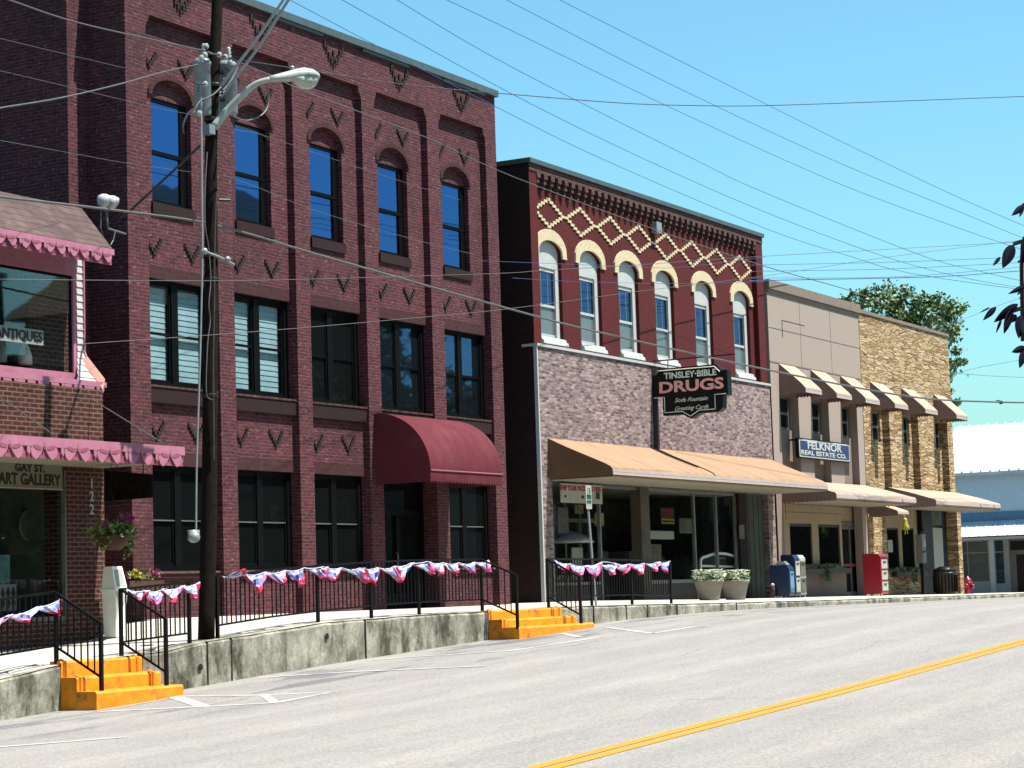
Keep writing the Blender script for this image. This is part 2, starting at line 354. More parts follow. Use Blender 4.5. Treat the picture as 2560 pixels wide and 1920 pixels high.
M['terra']=paint('brown_planter',(.12,.045,.025),.8,.2)
M['bin']=paint('off_white_plastic',(.80,.80,.70),.5,.05,raw=True)
M['fl_white']=paint('white_bunting_plastic',(.50,.52,.66),.35,.1,scale=20,raw=True)
M['fl_blue']=paint('blue_bunting_plastic',(.03,.05,.55),.35,.3,scale=20)
M['fl_mix']=paint('pale_blue_bunting_plastic',(.20,.25,.46),.35,.5,scale=26,raw=True)
M['fl_red']=paint('red_bunting_plastic',(.45,.012,.05),.35,.2,scale=20,raw=True)
M['fl_pink']=paint('faded_red_bunting_plastic',(.42,.13,.30),.35,.2,scale=20,raw=True)
M['news_blue']=paint('blue_enamel',(.010,.04,.13),.35,.1,spec=.5)
M['news_lblue']=paint('light_blue_enamel',(.20,.46,.72),.4,.1)
M['red']=paint('red_enamel',(.55,.006,.03),.3,.08,spec=.5)
M['paper']=paint('white_card',(.66,.68,.60),.7,.1,scale=12)
M['poster_pic']=paint('faded_picture',(.30,.24,.16),.7,.5,scale=7)
M['yellowish']=paint('dull_yellow_card',(.42,.38,.10),.7,.3,scale=7)
M['orangeish']=paint('orange_card',(.55,.28,.06),.7,.3,scale=7)
M['pos_teal']=paint('teal_poster_card',(.16,.42,.42),.6,.3,scale=7)
M['col_brown']=paint('brown_column_paint',(.13,.11,.07),.8,.25,scale=3)
M['board_green']=paint('dull_green_boards',(.085,.11,.07),.8,.3,scale=2)
M['bright']=paint('bright_white_paint',(.85,.86,.84),.5,.04,raw=True)
M['blue_sign']=paint('blue_sign_enamel',(.018,.055,.19),.4,.1)
M['sign_green']=paint('dark_green_letter',(.02,.16,.08),.6)
M['gallery_sign']=paint('olive_cream_signboard',(.33,.34,.20),.7,.08)
M['ant_sign']=paint('pale_grey_signboard',(.42,.47,.42),.7,.08)
M['ink']=paint('black_lettering',(.01,.01,.012),.6)
M['pinkletter']=paint('faded_pink_lettering',(.80,.36,.32),.6,.2,scale=16,raw=True)
M['paleletter']=paint('pale_green_white_lettering',(.66,.70,.58),.6,.15,scale=16,raw=True)
M['redletter']=paint('red_lettering',(.5,.02,.04),.6)
M['yellow']=paint('yellow_plastic',(.75,.72,.10),.5)
M['blind']=paint('white_blind',(.22,.33,.37),.8,.12,scale=3,raw=True)
M['metalroof']=paint('silver_metal_roof',(.46,.53,.56),.5,.16,scale=1.2,raw=True)
M['bluewall']=paint('pale_blue_siding',(.42,.54,.62),.7,.05,raw=True)
M['whitewall']=paint('white_siding',(.85,.87,.85),.7,.05)
M['rooftan']=paint('brown_shingle_roof',(.16,.13,.08),.9,.2)
def canvas(name,c,dirt):
    n=NT(name); v=n.pos(); f=n.noise(v,1,5,.65,(3.2,.5,.5)); r=n.ramp(f,[(.28,tuple(x*.74 for x in sc(c))),(.6,sc(c)),(.8,tuple(x*1.10 for x in sc(c)))])
    f2=n.noise(v,.7,6,.7); r=n.mix(n.ramp(f2,[(.52,(0,0,0)),(.78,(.6,.6,.6))]),r,sc(dirt)); f3=n.noise(v,60,2); r=n.mix(.25,r,n.ramp(f3,[(.3,(.8,.8,.8)),(.7,(1.15,1.15,1.15))]),'MULTIPLY')
    n.col(r).set(.85,0,.15); n.bump(n.noise(v,1,3,.5,(2.6,.8,.8)),.5,.06); return n.m
M['maroon']=canvas('maroon_canvas',(.21,.036,.052),(.30,.09,.10))
M['tan_canvas']=canvas('tan_canvas',(.62,.385,.235),(.46,.29,.19))
M['rose_canvas']=canvas('rose_tan_canvas',(.80,.60,.45),(.58,.42,.32))
def metal(name,c,r):
    n=NT(name); n.col(c).set(r,1,.5); return n.m
def glass(name,tint=(.9,.95,.95),refl=.12,base=None,bump=.03):
    n=NT(name); t=n.t; g=n.n('BsdfGlossy'); g.inputs['Roughness'].default_value=.02; g.inputs['Color'].default_value=(*tint,1)
    b=n.n('Bump'); b.inputs['Strength'].default_value=bump; b.inputs['Distance'].default_value=.02; n.l(n.noise(n.pos(),1.6,1),b.inputs['Height']); n.l(b.outputs[0],g.inputs['Normal'])
    lw=n.n('Fresnel'); gb=n.n('NewGeometry'); io=n.n('Math',operation='MULTIPLY_ADD'); n.l(gb.outputs['Backfacing'],io.inputs[0]); io.inputs[1].default_value=-.8333; io.inputs[2].default_value=1.5; n.l(io.outputs[0],lw.inputs['IOR'])
    mm=n.n('Math',operation='ADD'); n.l(lw.outputs[0],mm.inputs[0]); mm.inputs[1].default_value=refl; mm.use_clamp=True
    if base is None:
        a=n.n('BsdfTransparent'); a.inputs['Color'].default_value=(.88,.92,.9,1)
    else:
        a=n.n('BsdfDiffuse'); a.inputs['Color'].default_value=(*base,1)
    ms=n.n('MixShader'); n.l(mm.outputs[0],ms.inputs[0]); n.l(a.outputs[0],ms.inputs[1]); n.l(g.outputs[0],ms.inputs[2])
    n.l(ms.outputs[0],t.nodes['Material Output'].inputs['Surface']); return n.m
M['glass']=glass('clear_shop_glass',refl=.02)
M['glass_blue']=glass('sky_reflection_glass',(.07,.19,.46),.52,(.006,.008,.014),.07)  # blue in the gloss colour stands in for reflected deep sky
M['glass_mid']=glass('faint_sky_reflection_glass',(.15,.30,.60),.22,(.006,.009,.011),.02)  # weaker sky blue put into the gloss colour as reflection
M['glass_dark']=glass('dark_window_glass',(.5,.55,.55),.0,(.004,.005,.005),.02)
M['glass_grey']=glass('screened_window_glass',(.5,.55,.6),.06,(.10,.12,.12),.02)
M['lampglass']=paint('prismatic_lamp_glass',(.68,.72,.62),.15,.15,spec=.7)
def text(name,s,pos,size,mat,parent,face='-Y',sx=1,fit=None,shear=0,off=0,ext=.006,align='CENTER',bold=False,rot=0,kind=None):
    cu=bpy.data.curves.new('t','FONT'); cu.body=s; cu.size=size; cu.align_x=align; cu.align_y='CENTER'; cu.extrude=ext; cu.offset=off; cu.shear=shear; cu.resolution_u=3
    to=bpy.data.objects.new('t',cu); C.objects.link(to); dg=bpy.context.evaluated_depsgraph_get(); dg.update()
    me=bpy.data.meshes.new_from_object(to.evaluated_get(dg)); bpy.data.objects.remove(to)
    X={'-Y':Vector((1,0,0)),'-X':Vector((0,-1,0))}[face]; Z=Vector((0,0,1)); N=X.cross(Z)
    if fit:
        w_=max(v.co.x for v in me.vertices)-min(v.co.x for v in me.vertices); sx=fit/w_
    cr,sr=math.cos(rot),math.sin(rot); X2=X*cr+Z*sr; Z2=Z*cr-X*sr
    pl=wloc(parent)
    for v in me.vertices:
        p=Vector(pos)+X2*(v.co.x*sx)+Z2*v.co.y+N*v.co.z; v.co=p-pl
    me.name=name; me.materials.clear(); me.materials.append(mat)
    o=bpy.data.objects.new(name,me); C.objects.link(o); o.parent=parent; return o
# ================================================================== SETTING
def sheet(name,xs,ys,zf,m,thick=None):
    b=MB()
    for i in range(len(xs)-1):
        for j in range(len(ys)-1):
            b.face([(xs[i],ys[j],zf(xs[i],ys[j])),(xs[i+1],ys[j],zf(xs[i+1],ys[j])),(xs[i+1],ys[j+1],zf(xs[i+1],ys[j+1])),(xs[i],ys[j+1],zf(xs[i],ys[j+1]))])
    return struct(name,b,m,True)
xs=[-400,-150,-60,-40]+[x for x in range(-30,110,2)]+[120,150,200,300,420,1200]
sheet('ground',[-900,-400,-100,-40,0,40,80,100,140,300,600,1500],[-900,-300,-80,-30,-10,-4,5,21,27,40,80,200,900],lambda x,y: interp(RZ,x)-.35,M['grass'])
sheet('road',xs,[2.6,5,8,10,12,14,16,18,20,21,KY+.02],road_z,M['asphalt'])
sheet('cross_street',[83.6,86,90,94],[KY+.02,24,27,30,36,45,60],lambda x,y: interp(RZ,x)-.02*max(0,min(1,(y-22)/8)),M['asphalt'])
xw=[-40,-20,0,10,20]+[20+.5*i for i in range(1,128)]
sheet('sidewalk',xw,[KY+.001,22.5,23.3,24.2,25.2,26.0,27.1,28.6,32],walk_z,M['walk'])
sheet('far_sidewalk',xs,[-4,-1,2.58],lambda x,y: road_z(x,-1)+.15,M['walk'])
b=MB()
for i in range(len(xs)-1):
    x0,x1=xs[i],xs[i+1]; b.face([(x0,2.59,road_z(x0,-1)-.3),(x1,2.59,road_z(x1,-1)-.3),(x1,2.59,road_z(x1,-1)+.15),(x0,2.59,road_z(x0,-1)+.15)])
struct('far_kerb',b,M['concrete'])
# lines painted on the road
def stripe(b,p,q,w,n=12):
    p=Vector((p[0],p[1],0));q=Vector((q[0],q[1],0));d=(q-p).normalized();s=Vector((-d.y,d.x,0))*w/2
    for i in range(n):
        a=p.lerp(q,i/n);c=p.lerp(q,(i+1)/n)
        b.face([(v.x,v.y,road_z(v.x,v.y)+.006) for v in(a-s,c-s,c+s,a+s)])
b=MB(); stripe(b,(-30,9.98),(100,9.98),.17,90); stripe(b,(-30,10.19),(100,10.19),.17,90); struct('double_yellow_line',b,M['yellow_line'])
b=MB()
for pts in ([('D',0,1525),('D',820,1460)],[('D',640,1297),('D',1340,1262),('F',0,1245),('F',130,1238),('F',490,1168)],[('D',1120,1197),('D',1659,1190),('F',60,1188),('F',490,1168)],
            [('F',55,1190),('F',125,1238)],[('F',20,1075),('F',580,1040),('F',1490,1000)],[('F',720,965),('F',950,945),('F',1659,900),('K1',1500,1625)],[('H',540,1462),('H',860,1505)],[('H',860,1505),('H',1150,1457),('H',1250,1453)],[('H',240,1505),('H',360,1530)]):
    w=[PR(*p) for p in pts]
    for a,c in zip(w,w[1:]): stripe(b,a,c,.15,6)
a=PR('D',1130,1198);c=PR('D',1330,1264); stripe(b,a,c,.22,6)
struct('parking_lines',b,M['white_line'])
# retaining wall / kerb, three pieces between the stairs
def rwall(x0,x1,label,holes=(),joints=()):
    b=MB(); n=max(2,int((x1-x0)/.35)); rr=random.Random(int(x0*10))
    X=[x0+(x1-x0)*i/n for i in range(n+1)]
    jt=[rr.uniform(-.012,.012) for _ in X]; jf=[rr.uniform(0,.025) for _ in X]; jm=[rr.uniform(-.01,.03) for _ in X]
    for i in range(n):
        p=[]
        for k in(i,i+1):
            z=walk_z(X[k],KY)+jt[k]; g=road_z(X[k],KY)-.3; m=(z+g)/2
            p.append([(X[k],KY-jf[k],g),(X[k],KY-jm[k],m),(X[k],KY-.01-jf[k]*.5,z-.05),(X[k],KY+.03,z+.004),(X[k],KY+.32,z+.004)])
        for j in range(4): b.face([p[0][j],p[1][j],p[1][j+1],p[0][j+1]])
        if i==0: b.face([(x0,KY-.01,walk_z(x0,KY)),(x0,KY+.3,walk_z(x0,KY)),(x0,KY+.3,road_z(x0,KY)-.3),(x0,KY-.01,road_z(x0,KY)-.3)])
        if i==n-1: b.face([(x1,KY-.01,walk_z(x1,KY)),(x1,KY-.01,road_z(x1,KY)-.3),(x1,KY+.3,road_z(x1,KY)-.3),(x1,KY+.3,walk_z(x1,KY))])
    root=thing('retaining_wall',label,'wall',((x0+x1)/2,KY,road_z((x0+x1)/2,KY)))
    b.build('wall_face',M['concrete'],root)
    for xj in joints:
        z=walk_z(xj,KY); g=road_z(xj,KY)-.2; c=MB(); c.box(xj-.012,xj+.012,KY-.034,KY+.02,g,z+.002); c.build('joint',M['tar_dark'],root)
    for h in holes:
        h=P(*h,KY-.03); c=MB(); c.lathe((h.x,h.y,h.z),[(.055,-.006),(.055,.004)],16,'y'); c.build('drain_hole',M['ink'],root)
    return root
rwall(-40,24.93,'stained concrete retaining wall left of the front yellow steps')
rwall(26.86,37.70,'long stained concrete retaining wall between the two yellow steps',[('D',1300,1005),('F',460,805)],(28.5,29.15,33.2))
rwall(40.85,100,'low concrete kerb wall running right of the far yellow steps',(),(42.3,43.9,45.0,46.6,50.1))
# ------------------------------------------------------------------ yellow steps
def steps(x0,x1,label,base):
    root=thing('concrete_steps',label,'steps',((x0+x1)/2,21.4,base))
    zt=walk_z((x0+x1)/2,KY); rr=random.Random(int(x0))
    g=[road_z(x0,21)-.15,road_z(x1,21)-.15]; h=(zt-base)/3
    lev=[(21.78,22.0,zt+.006),(21.47,21.80,zt-h),(21.08,21.49,zt-2*h+.02)]
    for k,(ya,yb,z) in enumerate(lev):
        b=MB(); n=12; ex=.06*k
        top=[]
        for i in range(n+1):
            x=x0-ex*.3+(x1-x0+ex*1.3)*i/n; dy=rr.uniform(-.008,.008); dz=rr.uniform(-.004,.004)
            top.append([(x,ya+dy,g[0]),(x,ya+dy*.6,z-.03),(x,ya+.025+dy,z+dz),(x,yb,z)])
        for i in range(n):
            for j in range(3): b.face([top[i][j],top[i+1][j],top[i+1][j+1],top[i][j+1]])
        for e,o in((top[0],1),(top[-1],-1)):
            q=e+[(e[3][0],e[3][1],g[0])]; b.face(q[::o])
        b.build('step',M['step_yellow'],root)
    # rounded cheek pieces at each end of the risers
    for k,(ya,yb,z) in enumerate(lev[:2]):
        for xx in(x0+.07,x1-.13):
            b=MB(); b.tube([(xx,ya-.005,lev[k+1][2]-.01),(xx,ya-.005,z-.01),(xx,ya+.08,z+.012)],.032,8); b.build('edge_strip',M['step_yellow'],root)
    return root
steps(24.95,26.84,'chipped yellow painted concrete steps in the front left corner',.98)
steps(37.72,40.83,'yellow painted concrete steps in front of the alley between the brick buildings',1.60)

# ================================================================== BUILDING WALL HELPERS
def wall_holes(b,x0,x1,z0,z1,y,holes,depth):
    xs=sorted({x0,x1}|{h[0] for h in holes}|{h[1] for h in holes}); zs=sorted({z0,z1}|{h[2] for h in holes}|{h[3] for h in holes})
    for i in range(len(xs)-1):
        for j in range(len(zs)-1):
            cx,cz=(xs[i]+xs[i+1])/2,(zs[j]+zs[j+1])/2
            if any(h[0]<cx<h[1] and h[2]<cz<h[3] for h in holes): continue
            b.face([(xs[i],y,zs[j]),(xs[i+1],y,zs[j]),(xs[i+1],y,zs[j+1]),(xs[i],y,zs[j+1])])
    for h in holes:
        a,c,d,e=h[:4]; yy=y+depth
        b.face([(c,y,d),(c,yy,d),(c,yy,e),(c,y,e)]); b.face([(a,yy,d),(a,y,d),(a,y,e),(a,yy,e)])
        b.face([(a,y,e),(c,y,e),(c,yy,e),(a,yy,e)]); b.face([(a,yy,d),(c,yy,d),(c,y,d),(a,y,d)])
def sash(b,x0,x1,z0,z1,y,t=.05,d=.06,meet=True,zm=None):
    b.box(x0,x0+t,y,y+d,z0,z1); b.box(x1-t,x1,y,y+d,z0,z1); b.box(x0+t,x1-t,y,y+d,z1-t,z1); b.box(x0+t,x1-t,y,y+d,z0,z0+t*1.3)
    if meet:
        zm=zm or (z0+z1)/2; b.box(x0+t,x1-t,y-.006,y+d-.004,zm-t*.55,zm+t*.55)
# ================================================================== DARK BRICK BUILDING
X0,X1,ZB,ZT=32.42,46.97,1.6,15.0
B1=thing('brick_building','dark red brick building with five bays and a round maroon awning','building',((X0+X1)/2,26.5,2.2))
BAYS=[(33.05,35.27),(35.8,38.03),(38.55,40.78),(41.31,43.62),(44.17,46.43)]
PF=26.5; BF=26.66
b=MB()
# front skin: pilasters plus head wall, with one tall recess per bay (top corners corbelled)
hol=[(a,c,ZB,14.10) for a,c in BAYS]
wall_holes(b,X0,X1,ZB,ZT,PF,hol,BF-PF)
for a,c in BAYS:
    for s,e in((a,1),(c,-1)):   # corbelled corner
        b.pxz([(s-e*.002,14.102),(s+e*.13,14.102),(s+e*.085,13.98),(s+e*.03,13.9),(s-e*.002,13.78)],PF+.003,BF-.003)
# bay backs with window holes
W3=[]; W2=[]; W1=[]
for k,(a,c) in enumerate(BAYS):
    w3=(a+.33,a+.33+1.27,10.39,12.93); w2=(a+.001,c-.001,6.74,8.87); w1=(a+.001,c-.001,3.12,5.19)
    if k==3: w1=(a+.001,c-.001,2.2,5.19)
    W3.append(w3);W2.append(w2);W1.append(w1)
    wall_holes(b,a,c,ZB,14.10,BF,[w3,w2,w1],.3)
    # arch spandrels of the third floor opening
    xc=(w3[0]+w3[1])/2; r=.635; n=10
    for s in(-1,1):
        pts=[(xc+s*r,12.93)]
        for i in range(n+1):
            t=math.pi/2*i/n; x=xc+s*r*math.cos(t); z=12.55+.38*math.sin(t); pts.append((x,z))
        b.pxz(pts,BF+.001,BF+.28)
# sides, back, top
b.face([(X0,PF,ZB),(X0,PF,ZT),(X0,44,ZT),(X0,44,ZB)]); b.face([(X1,PF,ZB),(X1,44,ZB),(X1,44,ZT),(X1,PF,ZT)])
b.face([(X0,44,ZB),(X0,44,ZT),(X1,44,ZT),(X1,44,ZB)]); b.face([(X0,PF,ZT),(X1,PF,ZT),(X1,44,ZT),(X0,44,ZT)])
b.build('wall',M['brick'],B1)
# set-back left wing, only its front strip and end wall show
WY=27.5; pL=P('A',437,600,WY)
b=MB(); xL=pL.x
b.face([(xL,WY,ZB),(X0+.0,WY,ZB),(X0,WY,16.6),(xL,WY,16.6)])
b.face([(xL,WY,ZB),(xL,WY,16.6),(xL,44,16.6),(xL,44,ZB)]); b.face([(xL,WY,16.6),(X0,WY,16.6),(X0,44,16.6),(xL,44,16.6)])
b.build('rear_wing',M['brick'],B1)
b=MB(); b.box(X0-.06,X1+.04,PF-.10,44,ZT,ZT+.16)
for i in range(4): b.box(X0+1.2+i*3.6,X0+3.2+i*3.6,PF-.06,PF-.004,ZT-.07,ZT-.002)
b.build('coping',M['grey_cap'],B1)
def pane(parent,x0,x1,z0,z1,y,m):
    ja,jb,jc=(random.uniform(-.005,.005) for _ in range(3)); c=MB(); c.face([(x0,y+ja,z0),(x1,y+jb,z0),(x1,y+jb+jc,z1),(x0,y+ja+jc,z1)]); return c.build('pane',m,parent)
for k,(x0,x1,z0,z1) in enumerate(W3):
    z1=12.54
    b=MB(); b.box(x0+.001,x1-.001,BF+.10,BF+.28,z1,12.93)  ; b.build('tympanum',M['brick'],B1)
    b=MB(); xc=(x0+x1)/2; pts=[]; n=14
    for i in range(n+1):
        t=math.pi*i/n; pts.append((xc-.64*math.cos(t),12.55+.385*math.sin(t)))
    out=[(xc-.745*math.cos(math.pi*i/n),12.55+.475*math.sin(math.pi*i/n)) for i in range(n+1)]
    for i in range(n):
        b.pxz([pts[i],pts[i+1],out[i+1],out[i]],BF-.045,BF+.02)
    b.build('window_arch',M['brick_soldier'],B1)
    b=MB(); b.box(x0-.04,x1+.04,BF-.05,BF+.1,10.17,10.39); b.build('sill',M['brick_dark'],B1)
    b=MB(); sash(b,x0+.002,x1-.002,z0+.002,z1-.002,BF+.12,.075,.07,True,11.44); b.box(x1-.20,x1-.078,BF+.125,BF+.185,z0+.1,z1-.08)
    f=b.build('window',M['blackframe'],B1)
    pane(f,x0+.07,x1-.19,11.47,z1-.07,BF+.15,M['glass_blue']); pane(f,x0+.07,x1-.19,z0+.09,11.41,BF+.16,M['glass_blue'])
def dbl(k,x0,x1,z0,z1,zm,mat,blind=False):
    b=MB(); y=BF+.12; xm=(x0+x1)/2-.02
    b.box(x0+.002,x1-.002,y-.03,y+.08,z1-.07,z1-.002); b.box(x0+.002,x1-.002,y-.03,y+.08,z0+.002,z0+.09)
    b.box(x0+.002,x0+.05,y-.03,y+.08,z0+.09,z1-.07); b.box(x1-.16,x1-.002,y-.03,y+.08,z0+.09,z1-.07); b.box(xm-.10,xm+.10,y-.03,y+.08,z0+.09,z1-.07)
    sash(b,x0+.05,xm-.10,z0+.09,z1-.07,y,.045,.05,True,zm); sash(b,xm+.10,x1-.16,z0+.09,z1-.07,y,.045,.05,True,zm)
    f=b.build('window',M['blackframe'],B1)
    for a,c in((x0+.09,xm-.14),(xm+.14,x1-.2)):
        pane(f,a,c,zm+.02,z1-.11,y+.015,mat); pane(f,a,c,z0+.14,zm-.02,y+.03,mat)
        if blind:
            d=MB(); n=16
            for i in range(n):
                za=z0+.16+(z1-.14-z0-.16)*i/n; zb=z0+.16+(z1-.14-z0-.16)*(i+1)/n
                d.face([(a,y+.085,za),(c,y+.085,za),(c,y+.098,zb),(a,y+.098,zb)])
            d.build('blind',M['blind'],f)
    return f
for k,(x0,x1,z0,z1) in enumerate(W2):
    mat=[M['glass'],M['glass'],M['glass_dark'],M['glass_mid'],M['glass_mid']][k]
    dbl(k,x0,x1,z0,z1,7.80,mat,k<2)
    b=MB(); b.box(x0-.02 if 0 else x0+.003,x1-.003,BF-.10,BF+.08,6.40,6.70); b.build('sill',M['brick_dark'],B1)
    b=MB(); b.box(x0+.003,x1-.003,BF-.12,BF+.10,6.702,6.745); b.build('sill_cap',M['brick_edge'],B1)
    b=MB(); b.box(x0+.01,x1-.01,BF-.006,BF+.1,8.872,9.12); b.build('lintel',M['brick_soldier'],B1)
for k,(x0,x1,z0,z1) in enumerate(W1):
    b=MB(); b.box(x0+.01,x1-.01,BF-.006,BF+.1,5.192,5.44); b.build('lintel',M['brick_soldier'],B1)
    if k==3: continue
    f=dbl(k,x0,x1,z0,z1,4.12,M['glass_dark'])
    b=MB(); b.box(x0+.1,x1-.22,BF+.10,BF+.118,4.10,4.125); b.build('meeting_rail',M['alum'],f)
    b=MB(); b.box(x0+.003,x1-.003,BF-.06,BF+.08,2.98,3.06); b.build('sill',M['brick_soldier'],B1)
    b=MB(); b.box(x0+.003,x1-.003,BF-.09,BF+.10,3.062,3.115); b.build('sill_cap',M['brick_edge'],B1)
# door in the fourth bay
x0,x1=BAYS[3]
b=MB(); y=BF+.28; b.box(x0+.002,x0+.12,y-.05,y+.1,2.22,5.18); b.box(x1-.12,x1-.002,y-.05,y+.1,2.22,5.18); b.box(x0+.12,x1-.12,y-.05,y+.1,4.35,4.5); b.box(x0+.12,x1-.12,y-.05,y+.1,5.08,5.18); b.box((x0+x1)/2-.06,(x0+x1)/2+.06,y-.05,y+.1,2.22,4.35); b.box(x0+.12,x1-.12,y-.04,y+.1,2.22,2.55)
dr=b.build('door',M['blackframe'],B1); pane(dr,x0+.12,(x0+x1)/2-.06,2.55,4.35,y+.02,M['glass_dark']); pane(dr,(x0+x1)/2+.06,x1-.12,2.55,4.35,y+.02,M['glass_dark']); pane(dr,x0+.12,x1-.12,4.5,5.08,y+.02,M['glass_dark'])
b=MB(); b.tube([((x0+x1)/2-.1,y-.06,3.1),((x0+x1)/2-.1,y-.1,3.15),((x0+x1)/2-.1,y-.1,3.45),((x0+x1)/2-.1,y-.06,3.5)],.013,6); b.build('handle',M['alum'],dr)
# black backing room behind the openings so nothing shows through
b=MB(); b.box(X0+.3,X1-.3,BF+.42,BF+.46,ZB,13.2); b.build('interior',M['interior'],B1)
# projecting brick ornaments: V shapes and clusters, coloured dark for their shadows
def vee(xc,zt,sc=1.0,parent=B1):
    b=MB(); s=.068*sc
    for i in range(5):
        for sg in ((-1,1) if i<4 else (0,)):
            x=xc+sg*(4-i)*.056*sc; z=zt-i*s*1.0
            b.box(x-.036*sc,x+.036*sc,BF-.035,BF+.01,z-s*.85,z+s*.30)
    b.build('brick_ornament',M['brick_orna'],parent)
for a,c in BAYS:
    for z,ks in((13.42,(.28,1.46)),(9.66,(.34,1.56)),(6.03,(.34,1.58))):
        for d in ks:
            if z<7 and a>41 : continue
            vee(a+d,z)
for a,c in BAYS:
    b=MB(); xc=a+1.06+.05
    pat=["1.......1","11.....11",".1..1..1.","..1.1.1..","..11111..","...1.1...","....1...."]
    for r,row in enumerate(pat):
        for q,ch in enumerate(row):
            if ch=='1': b.box(xc+(q-4)*.088-.034,xc+(q-4)*.088+.034,PF-.04,PF+.01,14.83-r*.075-.045,14.83-r*.075+.02)
    b.build('brick_ornament',M['brick_orna'],B1)
# ------------------------------------------------------------------ round awning
xa,xb=40.97,44.2
AW=thing('round_awning','maroon barrel shaped canvas awning over the brick building entrance','awning',((xa+xb)/2,PF,5.0))
b=MB(); N=20; arc=[(PF-.01-(1.45)*math.sin(math.pi/2*i/N),5.25+1.36*math.cos(math.pi/2*i/N)) for i in range(N+1)]
# quarter barrel running along the wall
seg=8
for j in range(seg):
    a=xa+(xb-xa)*j/seg; c=xa+(xb-xa)*(j+1)/seg
    for i in range(N):
        sag=0
        b.face([(a,arc[i][0],arc[i][1]),(a,arc[i+1][0],arc[i+1][1]),(c,arc[i+1][0],arc[i+1][1]),(c,arc[i][0],arc[i][1])])
b.build('canopy',M['maroon'],AW,True)
for xx in (xa+.002,xb-.002):
    c=MB(); c.pyz([(PF-.012,5.0)]+[(p[0]+.005,p[1]-.005) for p in arc]+[(PF-1.45,5.0)],xx-.004,xx+.004); c.build('end_panel',M['maroon'],AW)
c=MB(); c.tube([(xa,arc[-1][0]-.008,5.25),(xb,arc[-1][0]-.008,5.25)],.018,8); c.build('piping',M['maroon_trim'],AW)
c=MB(); n=26
for i in range(n):
    a=xa+(xb-xa)*i/n; d=xa+(xb-xa)*(i+1)/n; y=arc[-1][0]
    c.face([(a,y,5.25),(a,y+.01,5.03),((a+d)/2,y+.012,4.97),(d,y+.01,5.03),(d,y,5.25)])
c.build('valance',M['maroon'],AW)
# ================================================================== DRUG STORE
U0,U1=48.66,64.2
B2=thing('drug_store','drug store with painted red upper floor, yellow diamond brickwork and tan awning','building',((U0+U1)/2,26.5,2.1))
RF=26.66
b=MB()
ya,yb=12.0,0
win=[]
xl=[49.32,51.62,53.98,56.36,59.12,62.02]
for x in xl: win.append((x,x+1.28,8.92,11.72))
# upper field (recessed)
wall_holes(b,U0+.42,U1-.55,8.83,13.45,RF,win,.26)
for (a,c,z0,z1) in win:
    xc=(a+c)/2; r=(c-a)/2; n=8
    for s in(-1,1):
        pts=[(xc+s*r,11.72)]
        for i in range(n+1):
            t=math.pi/2*i/n; pts.append((xc+s*r*math.cos(t),11.42+.30*math.sin(t)))
        b.pxz(pts,RF+.001,RF+.25)
b.build('upper_wall',M['brick_red'],B2)
b=MB()
b.face([(U0,PF,1.5),(U0,PF,13.6),(U0,44,13.6),(U0,44,1.5)]); b.face([(U1,PF,1.5),(U1,44,1.5),(U1,44,13.6),(U1,PF,13.6)]); b.face([(U0,44,1.5),(U0,44,13.6),(U1,44,13.6),(U1,44,1.5)])
b.face([(U0,PF,13.6),(U1,PF,13.6),(U1,44,13.6),(U0,44,13.6)])
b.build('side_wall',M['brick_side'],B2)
b=MB(); b.box(U0+.003,U0+.40,PF,RF+.1,8.83,13.40); b.build('pilaster',M['brick_red'],B2)
b=MB(); b.box(U1-.55,U1-.003,PF,RF+.1,8.83,13.40); b.build('pilaster',M['brick_red'],B2)
b=MB(); b.box(U0+.003,U1-.003,PF-.02,RF+.1,13.402,13.6)
n=38
for i in range(n):
    x=U0+.50+(U1-U0-1.15)*i/(n-1)
    b.box(x-.10,x+.10,PF-.03,RF+.02,13.27,13.398); b.box(x-.07,x+.07,PF-.0,RF+.02,13.14,13.269); b.box(x-.04,x+.04,PF+.04,RF+.02,13.0,13.139)
b.build('cornice',M['brick_edge'],B2)
b=MB(); b.box(U0-.05,U1+.04,PF-.08,44,13.6,13.72); b.build('coping',M['grey_cap'],B2)
